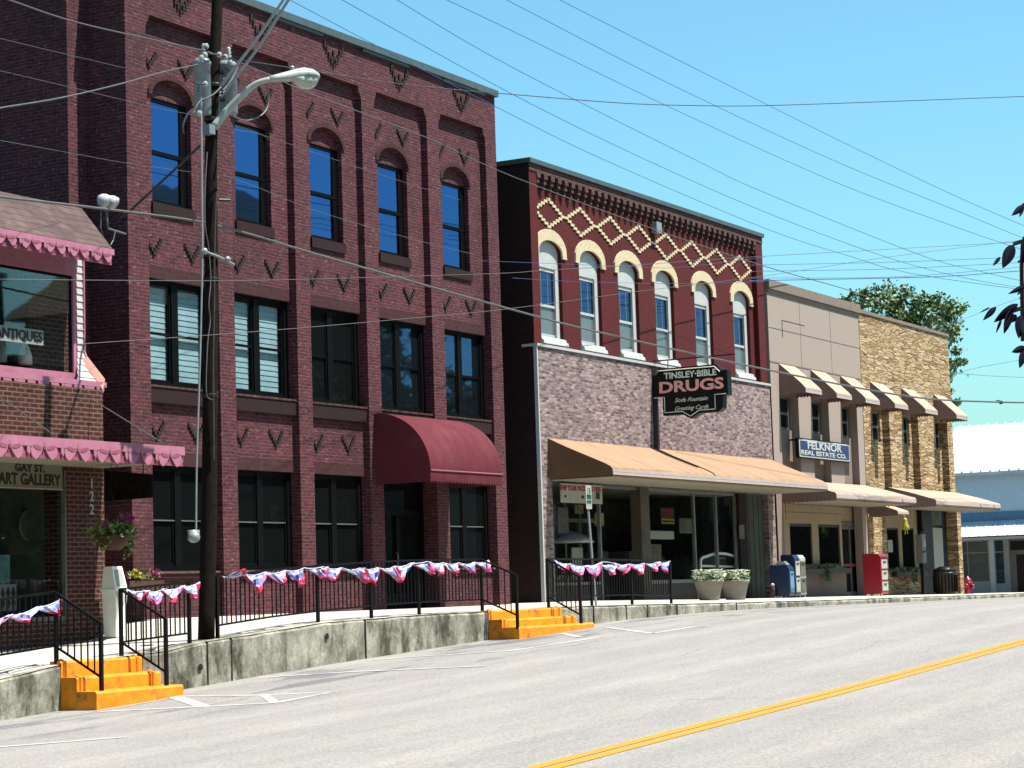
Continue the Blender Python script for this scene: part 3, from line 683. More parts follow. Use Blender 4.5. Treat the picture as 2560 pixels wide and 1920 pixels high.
# yellow brick diamonds
for k in range(8):
    b=MB(); xc=49.95+(62.68-49.95)*k/7; zc=12.46; n=5
    for i in range(-n,n+1):
        z=zc+i*.074; h=(n-abs(i))*.160
        for s in((-1,1) if h>0 else (1,)):
            b.box(xc+s*h-.10,xc+s*h+.10,RF-.03,RF+.01,z-.036,z+.036)
    b.build('brick_diamond',M['cream'],B2)
for (a,c,z0,z1) in win:
    xc=(a+c)/2; n=12; b=MB()
    A=[(xc-.66*math.cos(math.pi*i/n),11.40+.32*math.sin(math.pi*i/n)) for i in range(n+1)]; A[0]=(xc-.66,11.30);A[-1]=(xc+.66,11.30)
    O=[(xc-.90*math.cos(math.pi*i/n),11.42+.60*math.sin(math.pi*i/n)) for i in range(n+1)]; O[0]=(xc-.90,11.30);O[-1]=(xc+.90,11.30)
    for i in range(n): b.pxz([A[i],A[i+1],O[i+1],O[i]],RF-.05,RF+.012)
    b.build('window_arch',M['cream'],B2)
    # white frame: arched head panel, wide jambs, sashes
    b=MB(); y=RF+.10
    n=12; top=[(xc-.638*math.cos(math.pi*i/n),11.42+.298*math.sin(math.pi*i/n)) for i in range(n+1)]
    b.pxz(top+[(c-.002,11.0),(a+.002,11.0)][0:2],y,y+.05)
    b.box(a+.002,a+.10,y-.002,y+.12,z0+.24,10.998); b.box(c-.20,c-.002,y-.002,y+.12,z0+.24,10.998)
    b.box(a+.10,c-.20,y+.03,y+.11,10.9,10.998); b.box(a+.10,c-.20,y+.03,y+.11,9.95,10.02)
    b.box(a+.10,c-.20,y+.05,y+.11,z0+.24,z0+.32)
    f=b.build('window',M['white'],B2)
    b=MB(); b.box(a+.10,c-.20,y+.06,y+.07,10.02,10.9); b.build('pane',M['glass_mid'],f)
    b=MB(); b.box(a+.10,c-.20,y+.07,y+.08,z0+.32,9.95); b.build('pane',M['glass_grey'],f)
    b=MB(); b.box(a+.36,a+.40,y+.055,y+.063,10.02,10.9); b.box(a+.74,a+.78,y+.055,y+.063,10.02,10.9); b.build('muntin',M['alum'],f)
    b=MB(); b.pyz([(RF+.1,z0+.24),(RF-.04,z0+.20),(RF-.06,z0+.12),(RF-.11,z0+.10),(RF-.13,z0+.01),(RF+.1,z0+.01)],a-.05,c+.05); b.build('sill',M['white'],B2)
# small floodlight box on the wall
p=P('G',930,440,RF-.1); b=MB(); b.box(p.x-.17,p.x+.17,RF-.22,RF-.05,p.z-.16,p.z+.16); b.box(p.x-.03,p.x+.03,RF-.05,RF,p.z-.05,p.z+.05); b.build('wall_lamp',M['transf'],B2)
# lower part
b=MB(); b.box(U0-.02,U1+.03,PF-.10,RF+.2,8.79,8.86); b.build('ledge',M['white'],B2)
b=MB(); b.face([(U0+.03,PF-.05,5.3),(U1+.02,PF-.05,5.3),(U1+.02,PF-.05,8.79),(U0+.03,PF-.05,8.79)])
b.box(U0+.03,U0+.62,PF-.05,PF+.3,1.9,5.299); b.box(U1-.55,U1+.02,PF-.05,PF+.3,1.9,5.299); b.build('lower_wall',M['brick_mix'],B2)
b=MB(); b.box(U0-.03,U0+.03,PF-.08,PF+.02,1.9,8.788); b.build('edge_trim',M['white'],B2)
# shopfront
SY=PF+.12
xs_=[49.42,52.23,53.28,53.82]
b=MB()
b.box(49.28,61.35,SY-.05,SY+.05,5.22,5.3)
for x in (49.36,52.20,58.33,59.92,61.36): b.box(x-.035,x+.035,SY-.05,SY+.05,2.1,5.22)
b.box(49.40,52.17,SY-.05,SY+.05,2.62,2.70); b.box(55.1,58.3,SY-.05,SY+.05,2.60,2.70); b.box(58.36,61.33,SY-.05,SY+.05,2.60,2.70)
f=b.build('shop_window',M['alum'],B2)
for a,c in((49.40,52.17),(55.12,58.3),(58.36,59.88),(59.96,61.33)): pane(f,a,c,2.7,5.22,SY,M['glass'])
for x0_,x1_ in((49.4,52.17),(55.1,58.3),(58.36,61.33)): b=MB(); b.box(x0_,x1_,SY-.03,SY+.06,1.95,2.6); b.build('bulkhead',M['bronze'],B2)
b=MB(); b.box(54.52,55.08,PF-.02,PF+.30,2.0,5.3); b.build('column',M['col_brown'],B2)
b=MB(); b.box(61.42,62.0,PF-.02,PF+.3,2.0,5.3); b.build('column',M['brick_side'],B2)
b=MB(); 
for i in range(8): b.box(62.02+i*.2,62.02+i*.2+.185,SY-.02+.012*(i%2),SY+.1,2.0,5.3)
b.build('board_panel',M['board_green'],B2)
# recessed entrance
b=MB(); y=PF+1.3
for x in (52.4,53.30,53.86,54.48): b.box(x-.035,x+.035,y-.04,y+.04,2.15,5.2)
b.box(52.4,54.48,y-.04,y+.04,4.36,4.46); b.box(53.33,53.83,y-.03,y+.03,2.15,2.4)
dr=b.build('door',M['alum'],B2); pane(dr,52.43,53.27,2.2,4.36,y,M['glass']); pane(dr,53.9,54.45,2.2,5.2,y,M['glass']); pane(dr,52.43,53.83,4.46,5.2,y,M['glass'])
b=MB(); b.tube([(53.2,y-.05,3.05),(53.2,y-.10,3.08),(53.2,y-.10,3.4),(53.2,y-.05,3.43)],.014,6); b.build('handle',M['alum'],dr)
# shop interior
b=MB(); b.box(49.0,64.0,PF+5,PF+5.1,1.9,5.3); b.box(49.0,49.1,PF+.3,PF+5,1.9,5.3); b.box(63.9,64,PF+.3,PF+5,1.9,5.3); b.box(49.0,64,PF+.2,PF+5,5.3,5.35); b.box(49.0,64,PF+.2,PF+5,1.9,2.0); b.box(49.0,64,PF+.1,PF+.2,5.3,5.32); b.build('interior',M['int_green'],B2)
rr=random.Random(3)
for i in range(7):
    x=50+i*1.9; b=MB(); b.box(x,x+.5,PF+1.9,PF+4,2.0,3.4+.3*rr.random()); b.build('shelving',M['shelf'],B2)
# awning
XA,XB=49.12,64.15; YF=24.6
A2=thing('canvas_awning','long tan canvas awning over the drug store front','awning',((XA+XB)/2,PF,5.2))
b=MB()
prof=[(PF-.06,6.42),(25.9,6.16),(25.3,5.90),(24.8,5.68),(24.66,5.60),(24.61,5.53)]
n=10
for j in range(n):
    a=XA+(XB-XA)*j/n; c=XA+(XB-XA)*(j+1)/n
    for i in range(len(prof)-1):
        s0=0 if i in(0,) else .0
        b.face([(a,*prof[i]),(a,*prof[i+1]),(c,*prof[i+1]),(c,*prof[i])])
b.build('canopy',M['tan_canvas'],A2,True)
b=MB(); b.box(XA,XB,24.600,24.612,5.46,5.53); b.box(XA,XB,24.594,24.606,5.385,5.452); b.build('valance_band',M['band'],A2)
b=MB(); b.box(XA,XB,24.603,24.609,5.452,5.462)
k=150
for i in range(k):
    a=XA+(XB-XA)*i/k; c=XA+(XB-XA)*(i+1)/k
    b.face([(a,24.605,5.39),(a,24.607,5.355),((a+c)/2,24.608,5.33),(c,24.607,5.355),(c,24.605,5.39)])
b.build('valance',M['canvas_end'],A2)
def endpanel(name,x,prof,zb,mat,par,fr=24.61,wy=PF-.06,scal=14):
    c=MB(); pts=[(wy,zb)]+[(p[0]+.003,p[1]-.003) for p in prof]+[(fr,zb)]
    c.pyz(pts,x-.006,x+.006)
    for i in range(scal):
        a=wy+(fr-wy)*i/scal; d=wy+(fr-wy)*(i+1)/scal; c.face([(x-.004,a,zb),(x-.004,(a+d)/2,zb-.05),(x-.004,d,zb)])
    return c.build(name,mat,par)
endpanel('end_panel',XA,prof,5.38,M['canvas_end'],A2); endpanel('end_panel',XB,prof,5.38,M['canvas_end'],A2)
b=MB(); xs1=55.50; b.tube([(xs1,p[0]-.004,p[1]+.012) for p in prof],.02,6); b.build('seam',M['canvas_end'],A2)
b=MB(); b.box(XA+.05,XB-.05,24.66,PF-.1,5.33,5.35); b.build('soffit',M['underside'],A2)
# hanging sign
XS=55.65
SG=thing('drug_store_sign','black hanging shop sign reading Tinsley Bible Drugs in pale and pink letters','sign',(XS,25.2,7.3))
YA,YB=26.36,24.10
out=[(26.40,7.92),(26.42,8.48),(26.34,8.56),(26.16,8.70),(24.42,8.70),(24.28,8.60),(24.13,8.44),(24.11,7.74),(24.25,7.74),(24.27,7.44),(24.36,7.32),(25.02,7.32),(25.27,7.20),(25.50,7.34),(26.16,7.34),(26.18,7.88)]
out=[(26.42,7.90),(26.42,8.50),(26.30,8.52),(26.22,8.68),(24.46,8.68),(24.30,8.50),(24.12,8.50),(24.12,7.80),(24.28,7.78),(24.30,7.44),(24.42,7.34),(25.02,7.34),(25.29,7.20),(25.54,7.34),(26.14,7.34),(26.14,7.88)]
b=MB(); b.pyz(out,XS-.14,XS+.14); b.build('panel',M['black'],SG)
def ytube(pts,r=.015): 
    c=MB(); c.tube([(XS-.15,y,z) for y,z in pts],r,6); return c.build('border',M['paleletter'],SG)
ytube([(26.22,8.62),(24.50,8.62),(24.34,8.46)]); ytube([(26.40,7.86),(26.08,7.86),(26.08,7.42),(25.54,7.42),(25.29,7.27),(25.02,7.42),(24.52,7.42),(24.52,7.83),(24.18,7.83)])
XF=XS-.145
def sfit(x0,x1,y0,y1): a=PX('S',x0,y0,XF);c=PX('S',x1,y1,XF); return (XF,(a.y+c.y)/2,(a.z+c.z)/2),a.y-c.y
p_,w_=sfit(415,1320,685,640); text('lettering','TINSLEY·BIBLE',p_,.245,M['paleletter'],SG,'-X',fit=w_,off=.007)
p_,w_=sfit(325,1440,890,835); text('lettering','DRUGS',p_,.43,M['pinkletter'],SG,'-X',fit=w_,off=.014)
p_,w_=sfit(590,1165,1100,1090); text('lettering','Soda Fountain',p_,.17,M['paleletter'],SG,'-X',fit=w_,shear=.5)
p_,w_=sfit(590,1175,1250,1230); text('lettering','Greeting Cards',p_,.17,M['paleletter'],SG,'-X',fit=w_,shear=.5)
b=MB(); b.tube([(XS,26.48,8.93),(XS,23.92,8.93)],.02,8); b.tube([(XS,26.0,8.93),(XS,26.0,8.68)],.014,6); b.tube([(XS,24.6,8.93),(XS,24.6,8.68)],.014,6); b.tube([(XS,24.0,8.93),(XS+.0,26.45,9.9)],.006,5); b.build('bracket',M['black'],SG)
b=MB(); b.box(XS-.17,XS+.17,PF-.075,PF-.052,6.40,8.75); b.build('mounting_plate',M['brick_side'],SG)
# sign in the window
SH=thing('window_sign','white sign with red writing about shipping packages in the drug store window','sign',(50.8,PF-.02,4.83))
b=MB(); b.box(49.62,51.98,PF-.12,PF-.09,4.77,5.27); b.build('board',M['paper'],SH)
a=P('K6',128,180,PF-.052);c=P('K6',503,228,PF-.052); text('lettering','SHIP YOUR PACKAGES HERE',((a.x+c.x)/2,PF-.122,5.15),.18,M['redletter'],SH,'-Y',fit=c.x-a.x,off=.006)
for x,w in((49.8,.1),(50.75,.16),(51.6,.22)):
    b=MB(); b.box(x,x+w,PF-.126,PF-.121,4.9,4.97 if w<.2 else 5.08); b.build('mark',M['ink'],SH)
# things in the shop window
def card(name,label,cat,x0,x1,y,z0,z1,m,marks=None):
    b=MB(); b.box(x0,x1,y,y+.02,z0,z1); o=recenter(b.build(name,m)); return tag(o,label,cat)
YI=SY+.25
p=P('K6',175,690,YI+.5); b=MB(); n=10
b.lathe((p.x,p.y,p.z-.02),[(.85,-.10),(.80,-.02),(.62,.10),(.35,.20),(.02,.25)],18); o=recenter(b.build('lamp_shade',M['ceramic'],None,True)); tag(o,'wide pale lamp shade in the left drug store window','lamp shade')
a=P('K6',255,770,YI+.2);c=P('K6',360,875,YI+.2); card('white_box','white carton standing in the left drug store window','box',a.x,c.x,YI+.2,2.75,a.z,M['paper'])
a=P('K6',970,615,YI);c=P('K6',1200,695,YI); card('notice_card','wide white notice in the middle drug store window','notice',a.x,c.x,YI,c.z,a.z,M['paper'])
a=P('K6',980,740,YI);c=P('K6',1085,885,YI); card('poster_card','pale upright poster below the wide white notice','poster',a.x,c.x,YI,c.z-.05,a.z,M['shelf'])
a=P('K6',1070,400,YI+.3);c=P('K6',1205,560,YI+.3)
PS=thing('poster','dark poster with red and yellow writing behind the drug store glass','poster',((a.x+c.x)/2,YI+.3,c.z))
b=MB(); b.box(a.x,c.x,YI+.3,YI+.32,c.z,a.z); b.build('sheet',M['bronze'],PS)
for i in range(4):
    b=MB(); z=a.z-.06-i*.105; b.box(a.x+.05+.03*(i%2),c.x-.05-.06*(i%3),YI+.29,YI+.298,z-.05,z); b.build('text_line',M['redletter'],PS)
b=MB(); b.box(a.x+.05,c.x-.03,YI+.29,YI+.298,c.z+.03,c.z+.16); b.build('text_line',M['yellow'],PS)
# more goods behind the drug store glass
for x0_,y0_,x1_,y1_,dy,m_,nm,lab in ((125,400,230,640,.3,'shelf','backdrop','pale draped backdrop at the left of the drug store window'),(285,375,365,460,.4,'poster_pic','picture','small square picture hanging in the left drug store window'),(470,450,555,570,.6,'yellowish','banner','dull yellow hanging panel beside the drug store door'),
   (825,560,905,680,1.0,'yellowish','carton','yellow green carton on a shelf left of the brown column'),(830,730,905,800,1.0,'paper','price_card','white price card under the yellow carton'),(820,815,905,875,.9,'orangeish','carton','orange carton at the foot of the door window'),
   (1245,500,1365,640,.5,'int_green','notice','dark notice with pale writing right of the red poster'),(1640,390,1700,550,.6,'news_blue','coat','dark blue garment hanging in the right drug store window'),(1800,560,1850,690,-.2,'shelf','sticker','pale sticker on the column right of the shop windows')):
    a=P('K6',x0_,y0_,SY+dy);c=P('K6',x1_,y1_,SY+dy); card(nm,lab,nm.replace('_',' '),a.x,c.x,SY+dy,c.z,a.z,M[m_])
a=P('K6',1695,730,SY+.5); b=MB(); b.lathe((a.x,a.y,a.z),[(.42,-.03),(.44,0),(.42,.03)],28,'y'); tag(recenter(b.build('wreath_disc',M['bronze'],None,True)),'dark round disc hanging in the right drug store window','decoration')
# planters
def planter(x,y,label,seed):
    z=walk_z(x,y); root=thing('flower_planter',label,'planter',(x,y,z),'round planters of white flowers on the walk')
    b=MB(); b.lathe((x,y,z),[(.26,0),(.27,.04),(.38,.46),(.41,.48),(.41,.54),(.375,.545),(.36,.50)],24); b.build('pot',M['pot'],root,True)
    rr=random.Random(seed); b=MB(); c=MB()
    for i in range(700):
        t=rr.random()*6.283; r=.42*math.sqrt(rr.random()); h=z+.51+.22*rr.random()*(1-(r/.60)**2)+.02
        p=Vector((x+r*math.cos(t),y+r*math.sin(t),h-(.12*rr.random() if r>.42 else 0)))
        p.z+=.07*math.sin(t*5+seed)*(r/.5); d=Vector((rr.uniform(-1,1),rr.uniform(-1,1),rr.uniform(-.2,1))).normalized(); e=d.cross(Vector((rr.uniform(-1,1),rr.uniform(-1,1),1))).normalized(); s=rr.uniform(.035,.07)
        (c if i%3==0 else b).face([p-e*s*.5,p+d*s-e*s*.1,p+d*s*1.4,p+e*s*.5])
    b.build('leaves',M['leaf_b'],root)
    for i in range(230):
        t=rr.random()*6.283; r=.44*math.sqrt(rr.random()); p=Vector((x+r*math.cos(t),y+r*math.sin(t),z+.60+.22*rr.random()))
        for k in range(5):
            a=k*1.256; e=Vector((math.cos(a),math.sin(a),.25))*.05; f=Vector((-math.sin(a),math.cos(a),0))*.028; c.face([p,p+e*.6+f,p+e,p+e*.6-f])
    c.build('flowers',M['flower_w'],root)
pl=P('K6',1525,1262,23.9); pr=P('K6',1765,1240,23.9)
planter(pl.x,23.9,'left one of two grey planters of white flowers before the drug store',1); planter(pr.x,23.9,'right one of two grey planters of white flowers before the drug store',5)

# ================================================================== TAN STUCCO BUILDING
T0,T1=64.45,72.84
B3=thing('stucco_building','tan stucco building with three small window awnings and a blue sign','building',((T0+T1)/2,26.5,2.0))
def pierwall(x0,x1,piers,zlo,zhi,name,mat,par,zt,back,mback):
    b=MB(); b.face([(x0,PF,zhi),(x1,PF,zhi),(x1,PF,zt),(x0,PF,zt)]); b.face([(x0,PF,zhi),(x0,PF+.3,zhi),(x1,PF+.3,zhi),(x1,PF,zhi)])
    b.face([(x0,PF,1.5),(x0,PF,zt),(x0,44,zt),(x0,44,1.5)]); b.face([(x1,PF,1.5),(x1,44,1.5),(x1,44,zt),(x1,PF,zt)]); b.face([(x0,44,1.5),(x0,44,zt),(x1,44,zt),(x1,44,1.5)]); b.face([(x0,PF,zt),(x1,PF,zt),(x1,44,zt),(x0,44,zt)])
    for a,c in piers: b.box(a,c,PF+.001,PF+.28,zlo,zhi+.001)
    b.build(name,mat,par)
ws=[(65.2,66.68),(68.0,69.45),(70.8,72.2)]
pierwall(T0,T1,[(T0,65.15),(66.75,67.95),(69.5,70.75),(72.25,T1)],5.35,8.9,'wall',M['stucco'],B3,12.0,.25,None)
b=MB(); wall_holes(b,T0+.01,T1-.01,5.2,8.9,PF+.25,[(a,c,7.5,8.6) for a,c in ws],.15); b.box(T0,T1,PF+.1,PF+.24,5.2,5.4); b.build('recess_wall',M['stucco2'],B3)
b=MB(); b.box(T0-.02,T1+.01,PF-.10,PF+.3,11.98,12.28); b.box(T0,T1,PF-.04,PF-.002,11.86,11.978); b.build('cornice',M['cornice'],B3)
b=MB()
for x in(67.2,70.0): b.box(x,x+.012,PF-.006,PF-.001,9.62,11.85)
b.box(T0+.05,T1-.02,PF-.006,PF-.0015,10.72,10.732); b.box(65.6,67.6,PF-.008,PF-.002,11.05,11.065); b.box(65.6,65.63,PF-.012,PF-.002,10.5,11.06)
b.build('panel_joint',M['bronze'],B3)
b=MB(); b.box(T0+.02,T1-.02,PF-.012,PF-.001,9.60,9.64); b.build('trim',M['stucco2'],B3)
def smallwin(par,a,c,z0,z1,y):
    b=MB(); sash(b,a+.002,c-.002,z0+.002,z1-.002,y,.07,.06,True,(z0+z1)/2); f=b.build('window',M['alum'],par)
    pane(f,a+.07,c-.07,(z0+z1)/2+.03,z1-.07,y+.02,M['glass_mid']); pane(f,a+.07,c-.07,z0+.08,(z0+z1)/2-.03,y+.035,M['glass_dark'])
for a,c in ws: smallwin(B3,a,c,7.5,8.6,PF+.33)
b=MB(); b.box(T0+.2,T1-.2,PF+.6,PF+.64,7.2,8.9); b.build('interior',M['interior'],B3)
# ground floor, set back behind the lower awning
GY=PF+.30
b=MB(); a0=P('K7',275,600,GY).x; 
wx=[(P('K7',325,600,GY).x,P('K7',655,600,GY).x),(P('K7',750,600,GY).x,P('K7',1065,600,GY).x)]; dx=(P('K7',1095,600,GY).x,P('K7',1350,600,GY).x)
zs=(P('K7',700,1060,GY).z,P('K7',700,415,GY).z)
wall_holes(b,T0,T1,1.7,5.35,GY,[(wx[0][0],wx[0][1],zs[0],zs[1]),(wx[1][0],wx[1][1],zs[0],zs[1]),(dx[0],dx[1],2.0,5.25)],.2); b.build('shopfront_wall',M['siding'],B3)
b=MB()
for i in range(4): b.box(wx[0][0]-.3,dx[0]-.02,GY-.02-.004*i,GY-.001,zs[1]+.12+i*.27,zs[1]+.36+i*.27)
b.build('siding',M['siding'],B3)
b=MB(); b.box(a0,dx[0]-.02,GY-.10,GY-.005,1.8,zs[0]-.12); b.build('knee_wall',M['stucco2'],B3)
for a,c in wx:
    b=MB(); sash(b,a+.003,c-.003,zs[0]+.003,zs[1]-.003,GY+.03,.09,.05,False); f=b.build('window',M['bronze'],B3); pane(f,a+.09,c-.09,zs[0]+.1,zs[1]-.09,GY+.06,M['glass_dark'])
b=MB(); sash(b,dx[0]+.003,dx[1]-.003,2.0,zs[1]-.05,GY+.03,.10,.05,False); b.box(dx[0]+.003,dx[1]-.003,GY+.02,GY+.09,zs[1]-.04,zs[1]+.1); b.box((dx[0]+dx[1])/2-.05,(dx[0]+dx[1])/2+.02,GY+.025,GY+.07,2.1,zs[1]-.15); b.box(dx[0]+.003,dx[1]-.003,GY+.02,GY+.09,5.05,5.24)
dr=b.build('door',M['alum'],B3); pane(dr,dx[0]+.1,dx[1]-.1,2.13,zs[1]-.15,GY+.06,M['glass_dark'])
b=MB(); b.box(dx[0]+.05,dx[1]-.05,GY+.07,GY+.09,zs[1]+.1,5.05); b.build('transom',M['siding'],dr)
b=MB(); b.box(dx[0]+.12,dx[1]-.12,GY+.02,GY+.05,3.0,3.1); b.build('push_bar',M['redletter'],dr)
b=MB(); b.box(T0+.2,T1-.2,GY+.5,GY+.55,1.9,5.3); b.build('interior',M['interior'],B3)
pp=(P('K7',1412,600,PF-.02).x,P('K7',1475,600,PF-.02).x)
b=MB(); b.box(pp[0],pp[1],PF-.02,GY-.005,1.9,5.36); b.build('pier',M['stucco'],B3)
b=MB(); b.box(T0+.0,T0+.55,PF-.02,GY-.005,1.9,5.36); b.build('pier',M['stucco2'],B3)
# ================================================================== STONE BUILDING
Q0,Q1=72.88,83.0
B4=thing('stone_building','corner building faced in brown stacked stone','building',((Q0+Q1)/2,26.5,1.9))
ws4=[(73.85,75.32),(77.21,78.55),(80.9,82.3)]
pierwall(Q0,Q1,[(Q0,73.8),(75.6,77.15),(78.85,80.85),(82.35,Q1)],5.35,8.9,'wall',M['stone'],B4,12.02,.3,None)
b=MB(); wall_holes(b,Q0+.01,Q1-.01,5.2,8.9,PF+.26,[(a,c,7.5,8.6) for a,c in ws4],.15); b.build('recess_wall',M['stone'],B4)
b=MB(); b.box(Q0+.01,Q1+.03,PF-.05,PF+.5,12.02,12.14); b.build('coping',M['cornice'],B4)
for a,c in ws4: smallwin(B4,a,c,7.5,8.6,PF+.33)
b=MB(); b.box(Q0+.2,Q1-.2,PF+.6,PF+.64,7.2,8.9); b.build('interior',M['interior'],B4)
g=PF+.35
sx=[P('K8',v,900,g).x for v in(165,195,355,395,555,600,740,940,1060)]
b=MB(); wall_holes(b,Q0+.02,sx[5],1.7,5.35,g,[(sx[1],sx[2],2.85,4.4),(sx[3],sx[4],2.85,4.4)],.15); b.build('shopfront_wall',M['siding'],B4)
b=MB(); b.box(sx[0],sx[5],g-.1,g-.005,1.7,2.75); b.box(Q0+.02,sx[0]-.01,g-.12,g-.003,1.7,5.34); b.build('knee_wall',M['stone'],B4)
for a,c in((sx[1],sx[2]),(sx[3],sx[4])):
    b=MB(); sash(b,a+.003,c-.003,2.86,4.39,g+.03,.06,.05,False); f=b.build('window',M['bronze'],B4); pane(f,a+.06,c-.06,2.93,4.33,g+.05,M['glass_dark'])
b=MB(); b.box(sx[1]+.2,sx[1]+.7,g+.02,g+.028,3.5,3.95); b.build('notice',M['paper'],B4)
b=MB(); b.box(sx[5],sx[8],g+.1,g+.15,1.7,5.35); b.build('entrance_wall',M['bronze'],B4)
b=MB(); b.box(sx[5],sx[6]-.05,g-.2,g+.09,1.7,5.34); b.build('column',M['black'],B4)
b=MB(); b.box(sx[6],sx[7],g+.05,g+.09,2.85,4.45); b.build('poster_window',M['paper'],B4)
b=MB(); b.box(sx[6]-.02,sx[7],g+.05,g+.09,4.55,5.1); b.build('transom',M['int_green'],B4)
b=MB(); b.box(sx[7],sx[7]+.18,g+.04,g+.09,2.8,5.2); b.build('jamb',M['news_blue'],B4)
b=MB(); b.box(sx[8],Q1-.003,PF+.001,g+.1,1.5,5.36); b.build('corner_pier',M['stone'],B4)
b=MB(); b.box(sx[6]-.1,sx[8],g-.05,g+.09,1.7,2.7); b.build('bulkhead',M['stone'],B4)
# small window awnings
def waw(x0,label):
    x1=x0+1.42; root=thing('window_awning',label,'awning',((x0+x1)/2,PF,8.6),'small awnings over the upper windows')
    pr=[(PF-.004,9.60),(26.1,9.24),(25.72,8.88),(25.62,8.76)]
    b=MB()
    for i in range(3): b.face([(x0,*pr[i]),(x0,*pr[i+1]),(x1,*pr[i+1]),(x1,*pr[i])])
    b.build('canopy',M['rose_canvas'],root,True)
    b=MB(); b.box(x0,x1,25.610,25.622,8.70,8.765); b.box(x0,x1,25.606,25.618,8.60,8.69); b.build('valance',M['band'],root)
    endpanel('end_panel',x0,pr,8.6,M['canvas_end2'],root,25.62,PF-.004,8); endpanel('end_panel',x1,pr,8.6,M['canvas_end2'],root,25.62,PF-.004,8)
    return root
for x,l in zip((65.20,67.98,70.75,73.75,77.1,80.8),('leftmost small window awning, next to the red brick drug store','second small window awning from the left, above the tan wall','third small window awning, rightmost one on the stucco building','first small window awning on the stone building, from the left','middle small window awning on the stone building','last small window awning at the far corner of the stone building')): waw(x,l)
# lower awnings
def lowaw(x0,x1,yf,label,zt=5.84,zb=5.12,st=None,wear=()):
    root=thing('canvas_awning',label,'awning',((x0+x1)/2,PF,zb)); d=PF-yf
    pr=[(PF-.01,zt),(PF-d*.5,zt-(zt-zb)*.34),(PF-d*.9,zt-(zt-zb)*.66),(yf+.03,zt-(zt-zb)*.72),(yf,zt-(zt-zb)*.80)]
    b=MB()
    for j in range(8):
        a=x0+(x1-x0)*j/8;c=x0+(x1-x0)*(j+1)/8
        for i in range(len(pr)-1): b.face([(a,*pr[i]),(a,*pr[i+1]),(c,*pr[i+1]),(c,*pr[i])])
    b.build('canopy',M['rose_canvas'],root,True)
    z=pr[-1][1]; b=MB(); b.box(x0,x1,yf-.010,yf+.002,zb+.02,z); b.build('valance_band',M['band'],root)
    b=MB(); b.box(x0,x1,yf-.006,yf+.004,zb-.03,zb+.018); b.build('valance',M['canvas_end'],root)
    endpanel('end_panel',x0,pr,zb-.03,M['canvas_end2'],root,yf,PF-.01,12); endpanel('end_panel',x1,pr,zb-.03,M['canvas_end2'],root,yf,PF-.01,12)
    b=MB(); b.box(x0+.05,x1-.05,yf+.05,PF-.05,zb-.05,zb-.035); b.build('soffit',M['underside'],root)
    for x in wear:
        b=MB(); b.tube([(x,yf-.014,z-.0),(x+.05,yf-.016,zb+.08),(x+.12,yf-.014,zb+.03)],.012,5); b.build('tear',M['transf'],root)
    return root
lowaw(64.98,72.7,24.65,'rose tan canvas awning over the stucco building front, right of the drug store awning',wear=(71.2,))
lowaw(75.1,82.95,24.72,'frayed rose tan canvas awning at the street corner of the stone building',wear=(80.3,82.0))
root=lowaw(72.95,74.1,25.42,'small tan door awning tucked below the two long awnings',5.28,4.78)
# blue sign
a=P('U',312,48,26.32);c=P('U',752,258,26.32); zt,zb=7.22,6.55
FK=thing('real_estate_sign','blue framed sign reading Felknor Real Estate Co','sign',((a.x+c.x)/2,26.3,zb))
def rrect(x0,x1,z0,z1,r,n=5):
    pts=[]
    for cx,cz,t0 in((x1-r,z1-r,0),(x0+r,z1-r,90),(x0+r,z0+r,180),(x1-r,z0+r,270)):
        for i in range(n+1): t=R_(t0+90*i/n); pts.append((cx+r*math.cos(t),cz+r*math.sin(t)))
    return pts
b=MB(); b.pxz(rrect(a.x,c.x,zb,zt,.09),26.30,26.40); b.build('frame',M['black'],FK)
b=MB(); b.pxz(rrect(a.x+.07,c.x-.05,zb+.05,zt-.04,.07),26.288,26.302); b.build('border',M['white'],FK)
b=MB(); b.pxz(rrect(a.x+.15,c.x-.13,zb+.10,zt-.09,.05),26.278,26.29); b.build('panel',M['blue_sign'],FK)
p1_=P('U',395,108,26.274);p2_=P('U',682,132,26.274); text('lettering','FELKNOR',((p1_.x+p2_.x)/2,26.274,zb+.44),.34,M['white'],FK,'-Y',fit=p2_.x-p1_.x,off=.010)
p1_=P('U',345,170,26.274);p2_=P('U',722,205,26.274); text('lettering','REAL ESTATE CO.',((p1_.x+p2_.x)/2,26.274,zb+.195),.20,M['white'],FK,'-Y',fit=p2_.x-p1_.x,off=.006)
for i,(x,z) in enumerate(((a.x+.4,zt+.05),(c.x-.4,zt+.05))):
    b=MB(); b.box(x-.03,x+.03,26.42,PF+.24,z-.12,z-.06); b.build('bracket',M['black'],FK)
# ================================================================== PINK TRIMMED GALLERY BUILDING
XR=30.06; LW=25.2; UW=25.9; XLf=14.0
B5=thing('gallery_building','old brick gallery with a pink framed upstairs window and shingled eave','building',(24,LW,1.9))
b=MB(); p1=P('K5',690,900,LW).x
b.box(p1,XR,LW,LW+.5,1.2,6.33); b.box(XLf,p1,LW,LW+.3,4.85,6.33); b.face([(XR,LW,1.2),(XR,44,1.2),(XR,44,9.6),(XR,UW,9.6),(XR,UW,6.3),(XR,LW,6.3)][::1])
b.box(28.9,XR-.002,UW,UW+.3,6.331,9.3); b.box(XLf,p1,LW,LW+.3,1.2,2.25); b.build('wall',M['brick_old'],B5)
